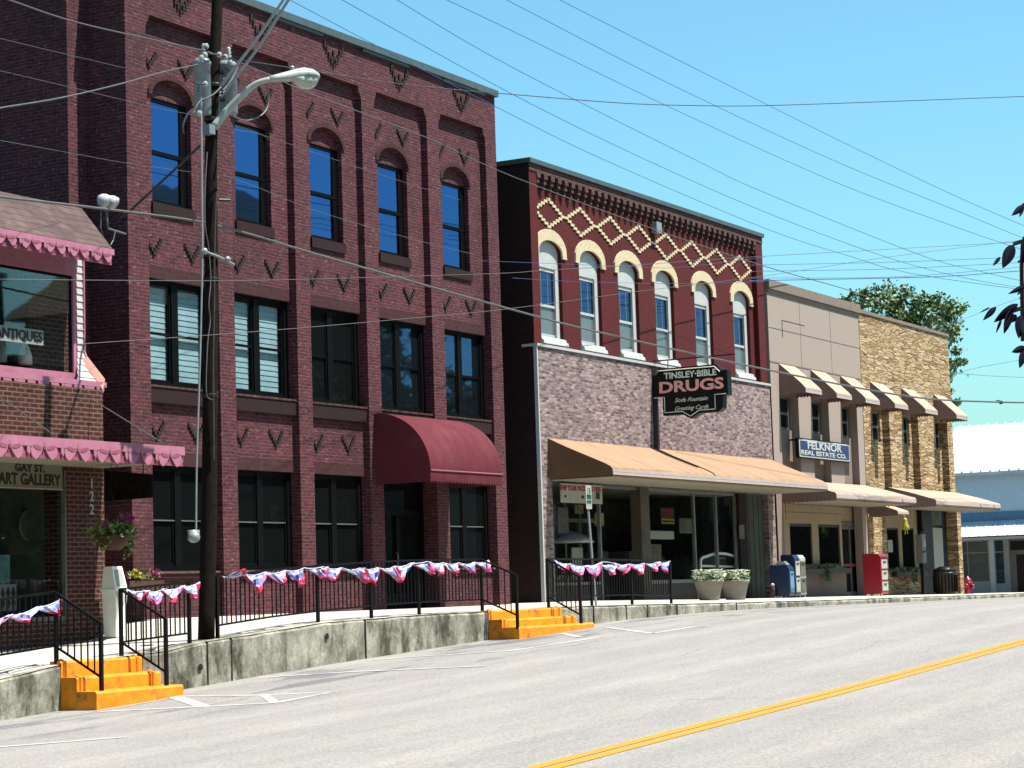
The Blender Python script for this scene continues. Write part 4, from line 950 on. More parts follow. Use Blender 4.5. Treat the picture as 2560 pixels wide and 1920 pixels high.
# mansard eave
b=MB(); E0=24.95; zt=P('K3',650,130,25.65).z; ze=P('K3',890,450,E0).z
n=8
for j in range(n):
    a=XLf+(XR+.02-XLf)*j/n;c=XLf+(XR+.02-XLf)*(j+1)/n
    b.face([(a,E0,ze),(c,E0,ze),(c,25.65,zt),(a,25.65,zt)])
b.face([(XR+.02,E0,ze),(XR+.02,44,ze),(XR+.02,44,zt),(XR+.02,25.65,zt)]); b.face([(XLf,25.65,zt),(XR+.02,25.65,zt),(XR+.02,44,zt),(XLf,44,zt)]); b.face([(XLf,E0+.01,ze-.02),(XLf,UW,ze-.02),(XR,UW,ze-.02),(XR,E0+.01,ze-.02)])
b.build('roof',M['shingle'],B5)
def ginger(b,x0,x1,y,zt,h,per,front=-1):
    # fretwork board: solid top band, then hanging leaf-shaped tabs built as polygons
    n=max(1,round((x1-x0)/per)); p=(x1-x0)/n
    b.box(x0,x1,y,y+.03,zt-h*.42,zt)
    for i in range(n):
        a=x0+i*p
        for sgn in(-1,1):
            c=a+p/2
            def X(t): return c+sgn*t*p
            zz=lambda t: zt-h*t
            tab=[(X(.03),zz(.40)),(X(.06),zz(.62)),(X(.16),zz(.88)),(X(.24),zz(1.0)),(X(.34),zz(.88)),(X(.40),zz(.62)),(X(.36),zz(.40))]
            if sgn<0: tab=tab[::-1]
            b.pxz(tab,y+.003,y+.027)
        b.pxz([(a,zt-h*.4),(a+.10*p,zt-h*.4),(a+.075*p,zt-h*.8),(a,zt-h*.66)],y+.002,y+.024)
def pierced(x0,x1,y,zt,h,per,par):
    n=max(1,round((x1-x0)/per)); p=(x1-x0)/n
    for i in range(int(n*.45),n):
        b=MB()
        c=x0+(i+.5)*p
        for sgn in(-1,1):
            e=[(c+sgn*(.20+.13*math.cos(t))*p*1.0,zt-h*(.46+.10*math.sin(t)-.06*math.cos(t)*1)) for t in [k*math.pi/4 for k in range(8)]]
            if sgn<0: e=e[::-1]
            b.pxz(e,y-.004,y+.002)
        b.pxz([(c-.02*p,zt-h*.55),(c+.025*p,zt-h*.55),(c+.003*p,zt-h*.20)],y-.004,y+.002)
        b.build('trim_piercing',M['pink_dark'],par)
b=MB(); ginger(b,XLf,XR+.04,E0-.03,ze-.015,.26,.62); b.build('eave_trim',M['pink'],B5)
pierced(XLf,XR+.04,E0-.03,ze-.015,.26,.62,B5)
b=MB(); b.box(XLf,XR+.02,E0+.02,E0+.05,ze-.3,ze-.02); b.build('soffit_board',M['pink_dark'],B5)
# projecting window box with flared clapboard skirt
FY=25.60
gr=P('K3',585,1000,FY).x; fr_=P('K3',607,1000,FY).x; g_t=P('K3',585,668,FY).z; g_b=P('K3',585,1445,FY).z
b=MB(); b.box(XLf,gr,FY,FY+.1,g_t,ze-.1); b.box(gr,fr_,FY,FY+.1,g_b-.18,ze-.1); b.box(XLf,gr,FY-.03,FY+.1,g_b-.18,g_b)
f=b.build('window_frame',M['pink'],B5)
b=MB(); b.box(XLf,gr,FY+.045,FY+.055,g_b,g_t); b.build('pane',M['glass'],f)
b=MB(); b.box(XLf,gr,FY+.04,FY+.09,g_t-.05,g_t); b.box(gr-.04,gr,FY+.04,FY+.09,g_b,g_t); xm=P('K3',375,1000,FY).x; b.box(xm-.02,xm+.02,FY+.5,FY+.55,g_b,g_t); b.build('sash',M['blackframe'],f)
b=MB(); b.box(XLf,gr+.2,UW+1.9,UW+2,5.8,9.2); b.box(gr+.25,gr+.3,FY+.3,UW+1.9,5.8,9.2); b.box(XLf,gr+.3,FY+.05,UW+1.9,g_b-.06,g_b-.02); b.build('interior',M['interior'],B5)
cr=P('K3',660,900,25.75).x
prof=[(25.75,ze-.1)]; z=ze-.1
zk=P('K3',720,1290,25.75).z; zb=P('K3',770,1540,25.3).z
b=MB(); pts=[]
k=11
def cy(z):
    t=max(0,min(1,(zk-z)/(zk-zb))); return 25.75-.47*t**1.3
nb=18; zz=[ze-.1-(ze-.1-zb)*i/nb for i in range(nb+1)]
for i in range(nb):
    xa_=P('K3',616,1400,cy(zz[i])).x; xb_=P('K3',616,1400,cy(zz[i+1])).x
    b.face([(xa_,cy(zz[i]),zz[i]),(xb_,cy(zz[i+1])-.018,zz[i+1]),(cr,cy(zz[i+1])-.018,zz[i+1]),(cr,cy(zz[i]),zz[i])])
    b.face([(xb_,cy(zz[i+1])-.018,zz[i+1]),(xb_,cy(zz[i+1]),zz[i+1]),(cr,cy(zz[i+1]),zz[i+1]),(cr,cy(zz[i+1])-.018,zz[i+1])])
b.build('clapboard',M['clap'],B5)
b=MB(); q=[(cy(z_),z_) for z_ in zz]; b.tube([(cr+.01,y_-.02,z_) for y_,z_ in q],.022,6); b.build('corner_board',M['pink'],B5)
b=MB(); b.face([(cr+.03,cy(zk)+.1,zk+.12),(cr+.03,cy(zb),zb+.12),(XR,LW-.01,6.33),(XR,UW-.01,zk+.1)]); b.build('flashing',M['salmon'],B5)
b=MB(); b.face([(XLf,cy(zb)+.02,zb),(cr,cy(zb)+.02,zb),(cr,cy(zb)+.35,zb),(XLf,cy(zb)+.35,zb)]); b.face([(XLf,FY-.01,g_b-.18),(XLf,cy(zb)+.02,zb+.0),(fr_-.2,cy(zb)+.02,zb+.0),(fr_-.2,FY-.01,g_b-.18)]); b.build('skirt',M['salmon'],B5)
b=MB(); ginger(b,XLf,cr+.05,cy(zb)-.02,zb+.06,.22,.60); b.build('skirt_trim',M['pink'],B5)
# canopy
CY=23.38; zc=5.20
b=MB(); b.box(XLf,XR,CY+.04,LW-.004,4.93,5.08); b.build('canopy',M['underside'],B5)
b=MB(); ginger(b,XLf,XR,CY,zc,.36,.82); b.build('canopy_trim',M['pink'],B5)
pierced(XLf,XR,CY,zc,.36,.82,B5)
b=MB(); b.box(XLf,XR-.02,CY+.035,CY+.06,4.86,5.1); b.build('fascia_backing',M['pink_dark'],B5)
# hangers
for (c1,x,y,c2,x2,y2) in(('C',0,915,'C',350,1160),('C',590,925,'K5',1700,120)):
    b=MB(); a=P(c1,x,y,LW-.02); d=P(c2,x2,y2,CY+.25); b.tube([a,d],.012,5); b.build('stay_rod',M['wire'],B5)
# shopfront below
b=MB(); sx0=P('K5',655,900,LW+.05).x; b.box(sx0,p1-.004,LW+.02,LW+.12,2.25,4.9); b.box(XLf,sx0,LW+.02,LW+.12,4.87,4.93); b.box(XLf,sx0,LW+.02,LW+.12,2.25,2.33)
f=b.build('shop_window',M['int_green'],B5)
b=MB(); b.box(XLf,sx0,LW+.08,LW+.09,2.33,4.87); b.build('pane',M['glass'],f)
b=MB(); b.box(p1-.035,p1-.006,LW+.0,LW+.02,1.9,4.85); b.build('edge_strip',M['alum'],f)
b=MB(); b.box(XLf,p1,LW+2.6,LW+2.7,1.6,5); b.box(p1+.02,p1+.06,LW+.5,LW+2.6,1.6,5); b.box(XLf,p1,LW+.4,LW+2.6,1.9,2.0); b.build('interior',M['int_green'],B5)
for x,z,w_,h_ in((25.6,3.1,.7,.9),(26.6,2.7,.6,.6),(26.7,3.7,.55,.7),(24.6,3.3,.6,1.1)): b=MB(); b.box(x,x+w_,LW+2.52,LW+2.58,z,z+h_); b.build('picture_frame',M['bronze'],B5)
GS=thing('gallery_sign','olive cream sign lettered Gay St Art Gallery over the shop window','sign',(25.8,LW-.03,4.3))
a=P('K5',0,290,LW-.03); c=P('K5',648,592,LW-.03); zt_=P('K5',300,302,LW-.03).z; zb_=P('K5',300,590,LW-.03).z
b=MB(); b.box(a.x-1.0,c.x,LW-.03,LW+.0,zb_,zt_); b.build('board',M['gallery_sign'],GS)
b=MB(); b.box(a.x-1.0,c.x,LW-.045,LW-.031,zt_-.025,zt_); b.box(a.x-1.0,c.x,LW-.045,LW-.031,zb_,zb_+.02); b.build('edge',M['band'],GS)
m1=P('K5',310,370,LW-.03); q1=P('K5',155,370,LW-.03);q2=P('K5',465,370,LW-.03); text('lettering','GAY ST.',(m1.x,LW-.034,m1.z-.01),.185,M['ink'],GS,fit=q2.x-q1.x,off=.006)
m1=P('K5',628,510,LW-.03); q1=P('K5',-20,500,LW-.03); text('lettering','ART GALLERY',((m1.x+q1.x)/2,LW-.034,m1.z),.27,M['ink'],GS,fit=m1.x-q1.x,off=.007)
a=P('K5',-60,1275,LW+.3);c=P('K5',105,1570,LW+.3); b=MB(); b.box(a.x,c.x,LW+.3,LW+.32,c.z,a.z); b.build('sheet',M['pos_teal']) ; tag(recenter(bpy.data.objects['sheet.001'] if 'sheet.001' in bpy.data.objects else bpy.data.objects['sheet']),'teal printed poster in the lower left of the gallery window','poster')
a=P('D',-60,470,LW+.25);c=P('D',108,640,LW+.25); b=MB(); b.box(a.x,c.x,LW+.25,LW+.27,c.z,a.z); LP=thing('lattice_card','pale card with dark lattice marks at the foot of the gallery window','sign',((a.x+c.x)/2,LW+.26,c.z)); b.build('card',M['ant_sign'],LP)
for k_ in range(4):
    for z_ in(.68,.3):
        xk=c.x-.08-.13*k_; zk_=c.z+(a.z-c.z)*z_; b=MB(); b.pxz([(xk-.05,zk_),(xk,zk_-.10),(xk+.05,zk_),(xk,zk_+.10)],LW+.236,LW+.247); b.build('mark',M['ink'],LP)
MR=thing('oval_mirror','oval mirror with a thin pale rim inside the gallery window','mirror',(P('K5',310,970,LW+.9).x,LW+.9,P('K5',310,1130,LW+.9).z))
q=P('K5',310,970,LW+.9); h_=(P('K5',310,810,LW+.9).z-P('K5',310,1130,LW+.9).z)/2; b=MB(); b.tube([(q.x+.26*math.cos(k_*.3142),LW+.9,q.z+h_*math.sin(k_*.3142)) for k_ in range(21)],.014,6); b.build('rim',M['ant_sign'],MR,True)
b=MB(); b.pxz([(q.x+.25*math.cos(k_*.3142),q.z+(h_-.01)*math.sin(k_*.3142)) for k_ in range(20)],LW+.905,LW+.93); b.build('plate',M['int_green'],MR)
AS=thing('antiques_sign','pale sign lettered Antiques inside the pink framed upstairs window','sign',(27.5,FY+.3,7.0))
ya_=FY+.03
t1=P('K3',0,1070,ya_);t2=P('K3',345,1105,ya_);t3=P('K3',345,1225,ya_)
b=MB(); b.box(t1.x-1.1,t2.x,ya_,ya_+.02,t3.z,t2.z); b.build('board',M['ant_sign'],AS)
q1=P('K3',-40,1110,ya_);q2=P('K3',338,1160,ya_); text('lettering','ANTIQUES',((q1.x+q2.x)/2,ya_-.004,(t3.z+t2.z)/2),.24,M['ink'],AS,fit=q2.x-q1.x,off=.004)
def vase(x,y,w_,h_,m,label):
    p=P('K3',x,y,FY+.35); b=MB(); b.lathe((p.x,p.y,p.z),[(w_*.5,0),(w_*1.0,h_*.05),(w_*.95,h_*.4),(w_*.6,h_*.75),(w_*.35,h_*.88),(w_*.45,h_)],16); o=recenter(b.build('vase',m,None,True)); tag(o,label,'vase')
vase(200,1385,.13,.42,M['bin'],'white vase on the sill of the upstairs antiques window')
vase(10,1365,.10,.46,M['paper'],'pale jar at the left edge of the upstairs antiques window')
NM=thing('house_number','pale house number 122 set vertically on the brick pier','number',(P('K5',950,540,LW).x,LW-.01,4.0))
for ch,y in(('1',540),('2',672),('2',808)):
    p=P('K5',950,y,LW-.01); text('digit',ch,(p.x,LW-.012,p.z),.25,M['white'],NM,sx=.95,off=.003)
# dark hanging sign under the canopy
HS=thing('hanging_sign','blank dark board hanging under the pink canopy near the pier','sign',(XR-.2,24.2,4.3))
q=[PX('K5',1090,400,XR-.3),PX('K5',1585,440,XR-.3),PX('K5',1585,680,XR-.3),PX('K5',1090,720,XR-.3)]
b=MB(); b.pyz([(v.y,v.z) for v in q],XR-.33,XR-.28); b.build('board',M['wood'],HS)
b=MB()
for v in (q[0].lerp(q[1],.25),q[0].lerp(q[1],.8)): b.tube([(XR-.3,v.y,v.z-.02),(XR-.3,v.y,4.95)],.01,5)
b.build('hanger',M['black'],HS)
# hanging basket with flowers
def foliage(b,c,r,n,s,rr,fn=None):
    for i in range(n):
        t=rr.random()*6.283; u=rr.uniform(-1,1); q_=rr.random()**.5; h=math.sqrt(1-u*u)
        p=Vector((c[0]+r[0]*q_*h*math.cos(t),c[1]+r[1]*q_*h*math.sin(t),c[2]+r[2]*q_*u))
        d=Vector((rr.uniform(-1,1),rr.uniform(-1,1),rr.uniform(-.6,1))).normalized(); e=d.cross(Vector((rr.uniform(-1,1),rr.uniform(-1,1),rr.uniform(-1,1)))).normalized(); k=s*rr.uniform(.7,1.3)
        b.face([p-e*k*.35,p+d*k*.6-e*k*.1,p+d*k,p+d*k*.6+e*k*.45,p+e*k*.3])
pc=P('K5',1160,1040,24.3); rr=random.Random(11)
HB=thing('hanging_basket','hanging basket of trailing leaves and magenta flowers by the brick pier','basket',(pc.x,pc.y,pc.z-.3))
b=MB(); b.lathe((pc.x,pc.y,pc.z-.30),[(.16,0),(.26,.10),(.31,.24),(.30,.26)],18); b.build('bowl',M['terra'],HB,True)
b=MB(); foliage(b,(pc.x,pc.y,pc.z+.02),(.44,.40,.20),420,.07,rr); foliage(b,(pc.x+.34,pc.y-.05,pc.z-.12),(.16,.16,.34),240,.06,rr); foliage(b,(pc.x-.25,pc.y,pc.z-.12),(.14,.2,.22),90,.06,rr); b.build('leaves',M['leaf_b'],HB)
for (ddx,dz,n) in((.36,.22,46),(.30,.27,30),(-.30,.14,16),(.05,.24,14)): b=MB(); foliage(b,(pc.x+ddx,pc.y-.1,pc.z+dz),(.10,.12,.06),n,.05,rr); b.build('flowers',M['flower_p'],HB)
b=MB()
for a_ in range(3): t=a_*2.09; b.tube([(pc.x+.29*math.cos(t),pc.y+.29*math.sin(t),pc.z-.05),(pc.x,pc.y,pc.z+.75)],.005,4)
b.tube([(pc.x,pc.y,pc.z+.75),(pc.x,pc.y,4.95)],.006,4); b.build('chain',M['black'],HB)
# window box
fa=P('K5',1300,1520,26.15);fb=P('K5',1660,1520,26.15)
WB=thing('flower_box','brown window box of yellow and magenta flowers at the brick building corner','flower box',((fa.x+fb.x)/2,26.2,2.7))
b=MB(); b.box(fa.x,fb.x,26.05,26.35,2.68,2.93); b.build('trough',M['terra'],WB)
b=MB(); foliage(b,((fa.x+fb.x)/2,26.18,3.0),((fb.x-fa.x)/2,.15,.13),420,.06,rr); b.build('leaves',M['leaf'],WB)
b=MB(); foliage(b,(fa.x+.25,26.1,3.06),(.14,.12,.09),70,.055,rr); b.build('flowers',M['flower_y'],WB)
b=MB(); foliage(b,(fb.x-.22,26.1,3.07),(.2,.12,.09),60,.05,rr); foliage(b,(fa.x+.02,26.1,3.02),(.06,.1,.06),20,.05,rr); foliage(b,(fa.x+.6,26.1,3.02),(.08,.1,.08),20,.05,rr); b.build('flowers',M['flower_p'],WB)
# litter bin
bx=P('K5',1185,1550,24.8); bz=walk_z(bx.x,24.8); BN=thing('litter_bin','off white square litter bin with a sloping hood by the brick pier','litter bin',(bx.x,24.8,bz))
def frus(b,x,y,w0,w1,z0,z1,d0=None,d1=None,yo=0):
    d0=d0 or w0; d1=d1 or w1; n=len(b.v)
    b.v+=[(x-w0/2,y-d0/2,z0),(x+w0/2,y-d0/2,z0),(x+w0/2,y+d0/2,z0),(x-w0/2,y+d0/2,z0),(x-w1/2,y-d1/2+yo,z1),(x+w1/2,y-d1/2+yo,z1),(x+w1/2,y+d1/2+yo,z1),(x-w1/2,y+d1/2+yo,z1)]
    for q in((3,2,1,0),(4,5,6,7),(0,1,5,4),(1,2,6,5),(2,3,7,6),(3,0,4,7)): b.f.append(tuple(n+i for i in q)); b.m.append(b.cur)
zt1=P('K5',1185,1395,24.8).z
b=MB(); frus(b,bx.x,24.8,.26,.31,bz,bz+.80); b.build('body',M['bin'],BN)
b=MB(); b.box(bx.x-.175,bx.x+.175,24.62,24.98,bz+.80,bz+.84); frus(b,bx.x,24.8,.32,.27,bz+.84,zt1,.32,.19,.03); h=b.build('hood',M['bin'],BN)
b=MB(); hz=zt1-bz-.84; fy_=lambda t: 24.64+.095*t-.006
b.face([(bx.x-.12,fy_(.1),bz+.84+hz*.1),(bx.x+.12,fy_(.1),bz+.84+hz*.1),(bx.x+.10,fy_(.85),bz+.84+hz*.85),(bx.x-.10,fy_(.85),bz+.84+hz*.85)]); b.build('flap',M['paper'],h)
b=MB(); n=9
for i in range(n):
    t=i/(n-1); 
    if i<n-1:
        t2=(i+1)/(n-1); f_=lambda t:(bx.x-.155+.31*t, 24.63-.02*math.sin(t*3.1), bz+.80-.0-.06-.16*math.sin(t*math.pi)**1)
        b.face([(f_(t)[0],24.625,bz+.80),(f_(t2)[0],24.625,bz+.80),(f_(t2)[0],f_(t2)[1],f_(t2)[2]),f_(t)])
b.build('liner',M['clap'],BN)
# twin floodlights on the alley corner
fl=P('A',700,1320,26.3); FLD=thing('flood_light','twin white floodlights on a bracket at the brick building corner','lamp',(fl.x,fl.y,fl.z-.3))
for ddx in(-.16,.06):
    b=MB(); c0=Vector((fl.x+ddx,fl.y,fl.z+.06)); d=Vector((.25,-.5,-.45)).normalized()
    b.tube([c0-d*.10,c0-d*.06,c0,c0+d*.10,c0+d*.14],[.03,.09,.13,.15,.10],14); b.build('lamp_head',M['white'],FLD,True)
b=MB(); b.tube([(fl.x-.05,fl.y,fl.z-.05),(fl.x-.03,fl.y,fl.z-.35),(fl.x+.1,fl.y+.1,fl.z-.45),(X0-.01,fl.y+.25,fl.z-.45)],.025,6); b.tube([(fl.x-.2,fl.y,fl.z-.1),(fl.x-.22,fl.y,fl.z-.5),(fl.x-.12,fl.y,fl.z-.72)],.012,5); b.tube([(fl.x+.2,fl.y,fl.z-.5),(fl.x+.14,fl.y,fl.z-.68),(fl.x+.06,fl.y,fl.z-.78)],.012,5); b.build('bracket',M['wire'],FLD)

# ================================================================== WHITE BUILDING ACROSS THE CROSS STREET
WX=96.4
B6=thing('white_house','long pale building with silver metal roofs across the cross street','building',(WX,27,1.7))
ytop,ybot=31.6,22.6
z_e=PX('U',1650,350,WX).z; z_r=PX('T',1700,1478,WX+4).z
b=MB(); b.box(WX,WX+9,ybot,ytop,1.3,z_e+.05); b.build('wall',M['bluewall'],B6)
b=MB(); b.face([(WX-.35,ybot-.3,z_e),(WX-.35,ytop+.3,z_e),(WX+4,ytop+.3,z_r),(WX+4,ybot-.3,z_r)]); b.face([(WX+4,ybot-.3,z_r),(WX+4,ytop+.3,z_r),(WX+9,ytop+.3,z_e),(WX+9,ybot-.3,z_e)])
for i in range(22):
    y=ybot-.2+i*.44; b.obox((WX-.35,y,z_e+.04),(WX+4,y,z_r+.04),.05,.10)
b.face([(WX-.35,ybot-.3,z_e-.14),(WX-.35,ytop+.3,z_e-.14),(WX-.35,ytop+.3,z_e),(WX-.35,ybot-.3,z_e)])
b.build('roof',M['metalroof'],B6)
PXe=94.6; zpt=PX('K8',1150,545,WX).z; zpe=PX('K8',1150,740,PXe).z
b=MB(); b.face([(PXe,ybot,zpe),(PXe,ytop,zpe),(WX-.01,ytop,zpt),(WX-.01,ybot,zpt)])
for i in range(20):
    y=ybot+.05+i*.44; b.obox((PXe,y,zpe+.015),(WX-.01,y,zpt+.015),.03,.04)
b.build('porch_roof',M['metalroof'],B6)
b=MB(); b.box(WX-.04,WX-.002,ybot,ytop,zpt+.02,zpt+.40); b.build('fascia',M['news_lblue'],B6)
b=MB(); b.box(PXe+.1,WX-.01,ybot,ytop,zpe-.16,zpe-.05); b.build('porch_ceiling',M['whitewall'],B6)
gz=1.55; yq=[PX('K8',x,900,WX).y for x in(1150,1240,1505,1530,1600,1705,1790,1970)]
b=MB(); b.box(WX-.06,WX-.001,yq[2],ytop,gz,gz+.75); b.box(WX-.06,WX-.001,yq[3]-.9,yq[2],gz,zpe-.16); b.build('wall_panel',M['whitewall'],B6)
yp=PX('K8',1552,900,PXe+.25).y; 
for y in(yp,yp-2.6,yp+2.2):
    b=MB(); b.box(PXe+.2,PXe+.32,y-.11,y+.11,gz-.1,zpe-.16); b.build('porch_post',M['white'],B6)
zz0=PX('K8',1300,1350,WX).z; zz1=PX('K8',1300,800,WX).z; zm=PX('K8',1300,945,WX).z
b=MB(); ya,yb_=ytop-.1,yq[2]; b.box(WX-.05,WX-.002,yb_,ya,zz1,zz1+.06); b.box(WX-.05,WX-.002,yb_,ya,zm-.02,zm+.02); b.box(WX-.05,WX-.002,yq[1]-.02,yq[1]+.02,zz0,zz1); b.box(WX-.05,WX-.002,yb_-.05,yb_,zz0,zz1); f=b.build('window',M['white'],B6)
b=MB(); b.box(WX-.02,WX-.001,yb_,ya,zz0,zz1); b.build('pane',M['glass_grey'],f)
b=MB(); b.box(WX-.075,WX-.062,yq[5],yq[4],zz0,zz1); f=b.build('window',M['glass_mid'],B6); b=MB(); b.box(WX-.085,WX-.076,yq[5],yq[4],zm-.02,zm+.02); b.build('frame',M['white'],f)
b=MB(); b.box(WX-.07,WX-.061,yq[7]-.4,yq[6],gz,zz1); f=b.build('door',M['alum'],B6); b=MB(); b.box(WX-.08,WX-.071,yq[7]-.4,yq[6]-.04,zm+.05,zz1-.05); b.box(WX-.08,WX-.071,yq[7]-.4,yq[6]-.28,gz+.1,zm-.15); b.build('pane',M['bronze'],f)

# ================================================================== TREE BEHIND
def tree(name,label,cat,base,h,blobs,nleaf,ls,seed,mat='leaf',group=None):
    rr=random.Random(seed); root=thing(name,label,cat,base,group); base=Vector(base)
    b=MB(); top=base+Vector((0,0,h*.62)); b.tube(crom([base,base+Vector((.1,.05,h*.3)),top],4),[.28-.02*i*.9 for i in range(9)],8)
    for c,r in blobs:
        c=Vector(c); s=base.lerp(top,rr.uniform(.55,1)); b.tube([s,s.lerp(c,.5)+Vector((0,0,-.2)),c],[.11,.06,.02],6)
        for k in range(5):
            e=c+Vector((rr.uniform(-1,1),rr.uniform(-1,1),rr.uniform(-.6,1)))*r*.8; b.tube([s.lerp(c,.7),e],[.04,.01],4)
    b.build('trunk',M['bark'],root)
    b=MB(); b2=MB()
    tot=sum(r**2 for _,r in blobs)
    for c,r in blobs:
        n=int(nleaf*r*r/tot); c=Vector(c); ncl=max(6,int(n/26))
        for q in range(ncl):
            while True:
                v=Vector((rr.uniform(-1,1),rr.uniform(-1,1),rr.uniform(-1,1)))
                if .25<v.length<1: break
            cc=c+Vector((v.x,v.y,v.z*.8))*r; cr_=r*rr.uniform(.16,.30)
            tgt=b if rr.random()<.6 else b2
            for i in range(26):
                p=cc+Vector((rr.gauss(0,1),rr.gauss(0,1),rr.gauss(0,.7)))*cr_*.6
                d=Vector((rr.uniform(-1,1),rr.uniform(-1,1),rr.uniform(-1,.6))).normalized(); e=d.cross(Vector((rr.uniform(-1,1),rr.uniform(-1,1),rr.uniform(-1,1)))).normalized(); k=ls*rr.uniform(.7,1.3)
                tgt.face([p-e*k*.3,p+d*k*.6-e*k*.35,p+d*k*1.1,p+d*k*.5+e*k*.35])
    cr=b.build('crown',M[mat],root); b2.build('bright_leaves',M['leaf_b'],cr)  # second, brighter leaf colour on random clumps
    return root
TX,TY=101.,35.4
def tp(x,y): q=PX('d',x,y,TX); return (TX+random.uniform(-1,1),q.y,q.z)
random.seed(5)
bl=[(tp(1900,645),1.15),(tp(1845,648),.75),(tp(1955,662),1.2),(tp(2010,672),1.1),(tp(2044,668),.75),(tp(1985,720),1.5),(tp(2040,720),.95),(tp(2030,790),1.0),(tp(2056,770),.6),(tp(2048,855),.55),(tp(1930,690),1.4)]
tree('street_tree','leafy green tree rising behind the stone corner building','tree',(TX,TY,1.5),11,bl,7000,.19,3)
# ================================================================== FOREGROUND LEAVES (small tree beside the viewer, leaves coloured dark as if backlit)
tb=PT('V',900,1200,6.3)
FT=thing('foreground_tree','tree with leaves coloured dark for backlight, twig tips entering at the right edge','tree',(tb.x,tb.y,.3))
b=MB(); b.tube(crom([(tb.x,tb.y,.1),(tb.x+.03,tb.y-.02,1.6),(tb.x-.02,tb.y+.03,2.8),(tb.x+.05,tb.y-.05,4.0),(tb.x,tb.y-.1,5.2)],4),[.09-.004*i for i in range(17)],8)
T6=5.8
for st_ in ([('V',900,300),('V',700,380),('V',630,420),('V',604,600),('V',607,900),('V',612,1290)],[('V',900,900),('V',700,980),('V',580,1010),('V',440,1060)],[('V',900,100),('V',700,90),('V',610,115)],[('V',760,760),('V',640,800),('V',560,850)],[('V',640,420),('V',590,430),('V',530,450)],[('V',900,1500),('V',700,1380),('V',600,1350)]):
    pts=[PT(*q,T6+.1) for q in st_]; b.tube(crom(pts,4),.006,5)
    b.tube([pts[0],(tb.x,tb.y,max(1,pts[0].z-.1))],.012,5)
b.build('trunk',M['bark'],FT)
b=MB()
def leaf(b,base,tip,wd,dt=0,curl=.15):
    a=PT('V',*base,T6+dt); c=PT('V',*tip,T6+dt-.03); d=(c-a); L=d.length; d.normalize(); s=d.cross(fw).normalized(); k=wd/3.456*T6/F_PX/2
    n=8; rows=[]
    for i in range(n+1):
        t=i/n; wv=k*(math.sin(math.pi*min(1,t**.75))**.85)*(1 if t<1 else 0); m=a+d*L*t+fw*(curl*L*(t-.5)**2)
        rows.append((m-s*wv+fw*k*.35*math.sin(math.pi*t),m,m+s*wv+fw*k*.35*math.sin(math.pi*t)))
    for i in range(n):
        for j in(0,1): b.face([rows[i][j],rows[i][j+1],rows[i+1][j+1],rows[i+1][j]])
for base,tip,wd in(((630,112),(515,205),55),((620,120),(583,218),34),((535,452),(438,660),105),((420,560),(352,640),34),((640,360),(612,640),70),((660,800),(485,882),45),((600,850),(562,890),22),((385,992),(268,1110),52),((330,995),(235,1046),14),((575,965),(360,1128),82),((520,1010),(450,1228),70),((432,1090),(380,1222),26),((600,1060),(578,1268),90),((560,1060),(500,1130),60),((640,1100),(610,1230),70),((640,1340),(515,1385),60),((640,1350),(584,1525),72),((590,590),(565,612),20),((600,905),(580,925),16),((650,1000),(640,1290),60)):
    leaf(b,base,tip,wd,random.uniform(-.05,.1))
rr=random.Random(4)
for i in range(900):   # unseen crown leaves added overhead to shade the twigs
    p=Vector((tb.x+rr.gauss(0,.5),tb.y+rr.gauss(0,.5),4.6+rr.gauss(0,.55)))
    d=Vector((rr.uniform(-1,1),rr.uniform(-1,1),rr.uniform(-1,.2))).normalized(); e=d.cross(Vector((rr.uniform(-1,1),rr.uniform(-1,1),rr.uniform(-1,1)))).normalized()
    q=p-EYE; z=q.dot(fw); u=1280+F_PX*q.dot(rt)/z; v=960-F_PX*q.dot(up)/z
    if u<2640 and v>-60: continue
    b.face([p,p+d*.04-e*.02,p+d*.09,p+d*.04+e*.02])
b.build('crown',M['leaf_dark'],FT)
# ================================================================== RAILINGS
def railing(label,top,botoff,posts,bal,group=None,r=.022,step=.125,name='railing'):
    """top: list of (x,y,ztop) polyline; bottom rail runs botoff below it"""
    base=top[0]; root=thing(name,label,'railing',(sum(p[0] for p in top)/len(top),sum(p[1] for p in top)/len(top),min(p[2] for p in top)-1),group)
    T=[Vector(p) for p in top]
    b=MB()
    for a,c in zip(T,T[1:]): b.obox(a,c,.04,.035)
    b.build('top_rail',M['black'],root)
    b=MB(); 
    for a,c in zip(T,T[1:]): b.obox(a-Vector((0,0,botoff)),c-Vector((0,0,botoff)),.035,.03)
    b.build('bottom_rail',M['black'],root)
    for (x,y,z0,z1) in posts:
        b=MB(); b.box(x-.026,x+.026,y-.026,y+.026,z0,z1); b.build('post',M['black'],root)
    b=MB()
    for a,c in zip(T,T[1:]):
        n=max(1,int((c-a).length/step))
        for i in range(1,n):
            p=a.lerp(c,i/n); b.box(p.x-.009,p.x+.009,p.y-.009,p.y+.009,p.z-botoff+.0,p.z)
    b.build('balusters',M['black'],root)
    return root
RY=21.92
wz=lambda x: walk_z(x,RY)
tl=[(x,RY,P('D',u,v,RY).z) for x,u,v in((14,0,0),)]
zA=P('D',100,590,RY).z; xA=P('D',100,590,RY).x
sl=(2.715-zA)/(24.97-xA)
L=[(x,RY,2.715-(24.97-x)*min(sl,.075)) for x in (15,18,21,23.2,24.97)]
railing('black railing ending at the front yellow steps, at the left edge',L+[(25.17,21.20,2.23)],.80,[(24.97,RY-.03,wz(24.97),2.72),(22.9,RY,wz(22.9),2.56),(20.4,RY,wz(20.4),2.37),(18,RY,wz(18),2.2),(25.17,21.20,1.18,2.24)],True)
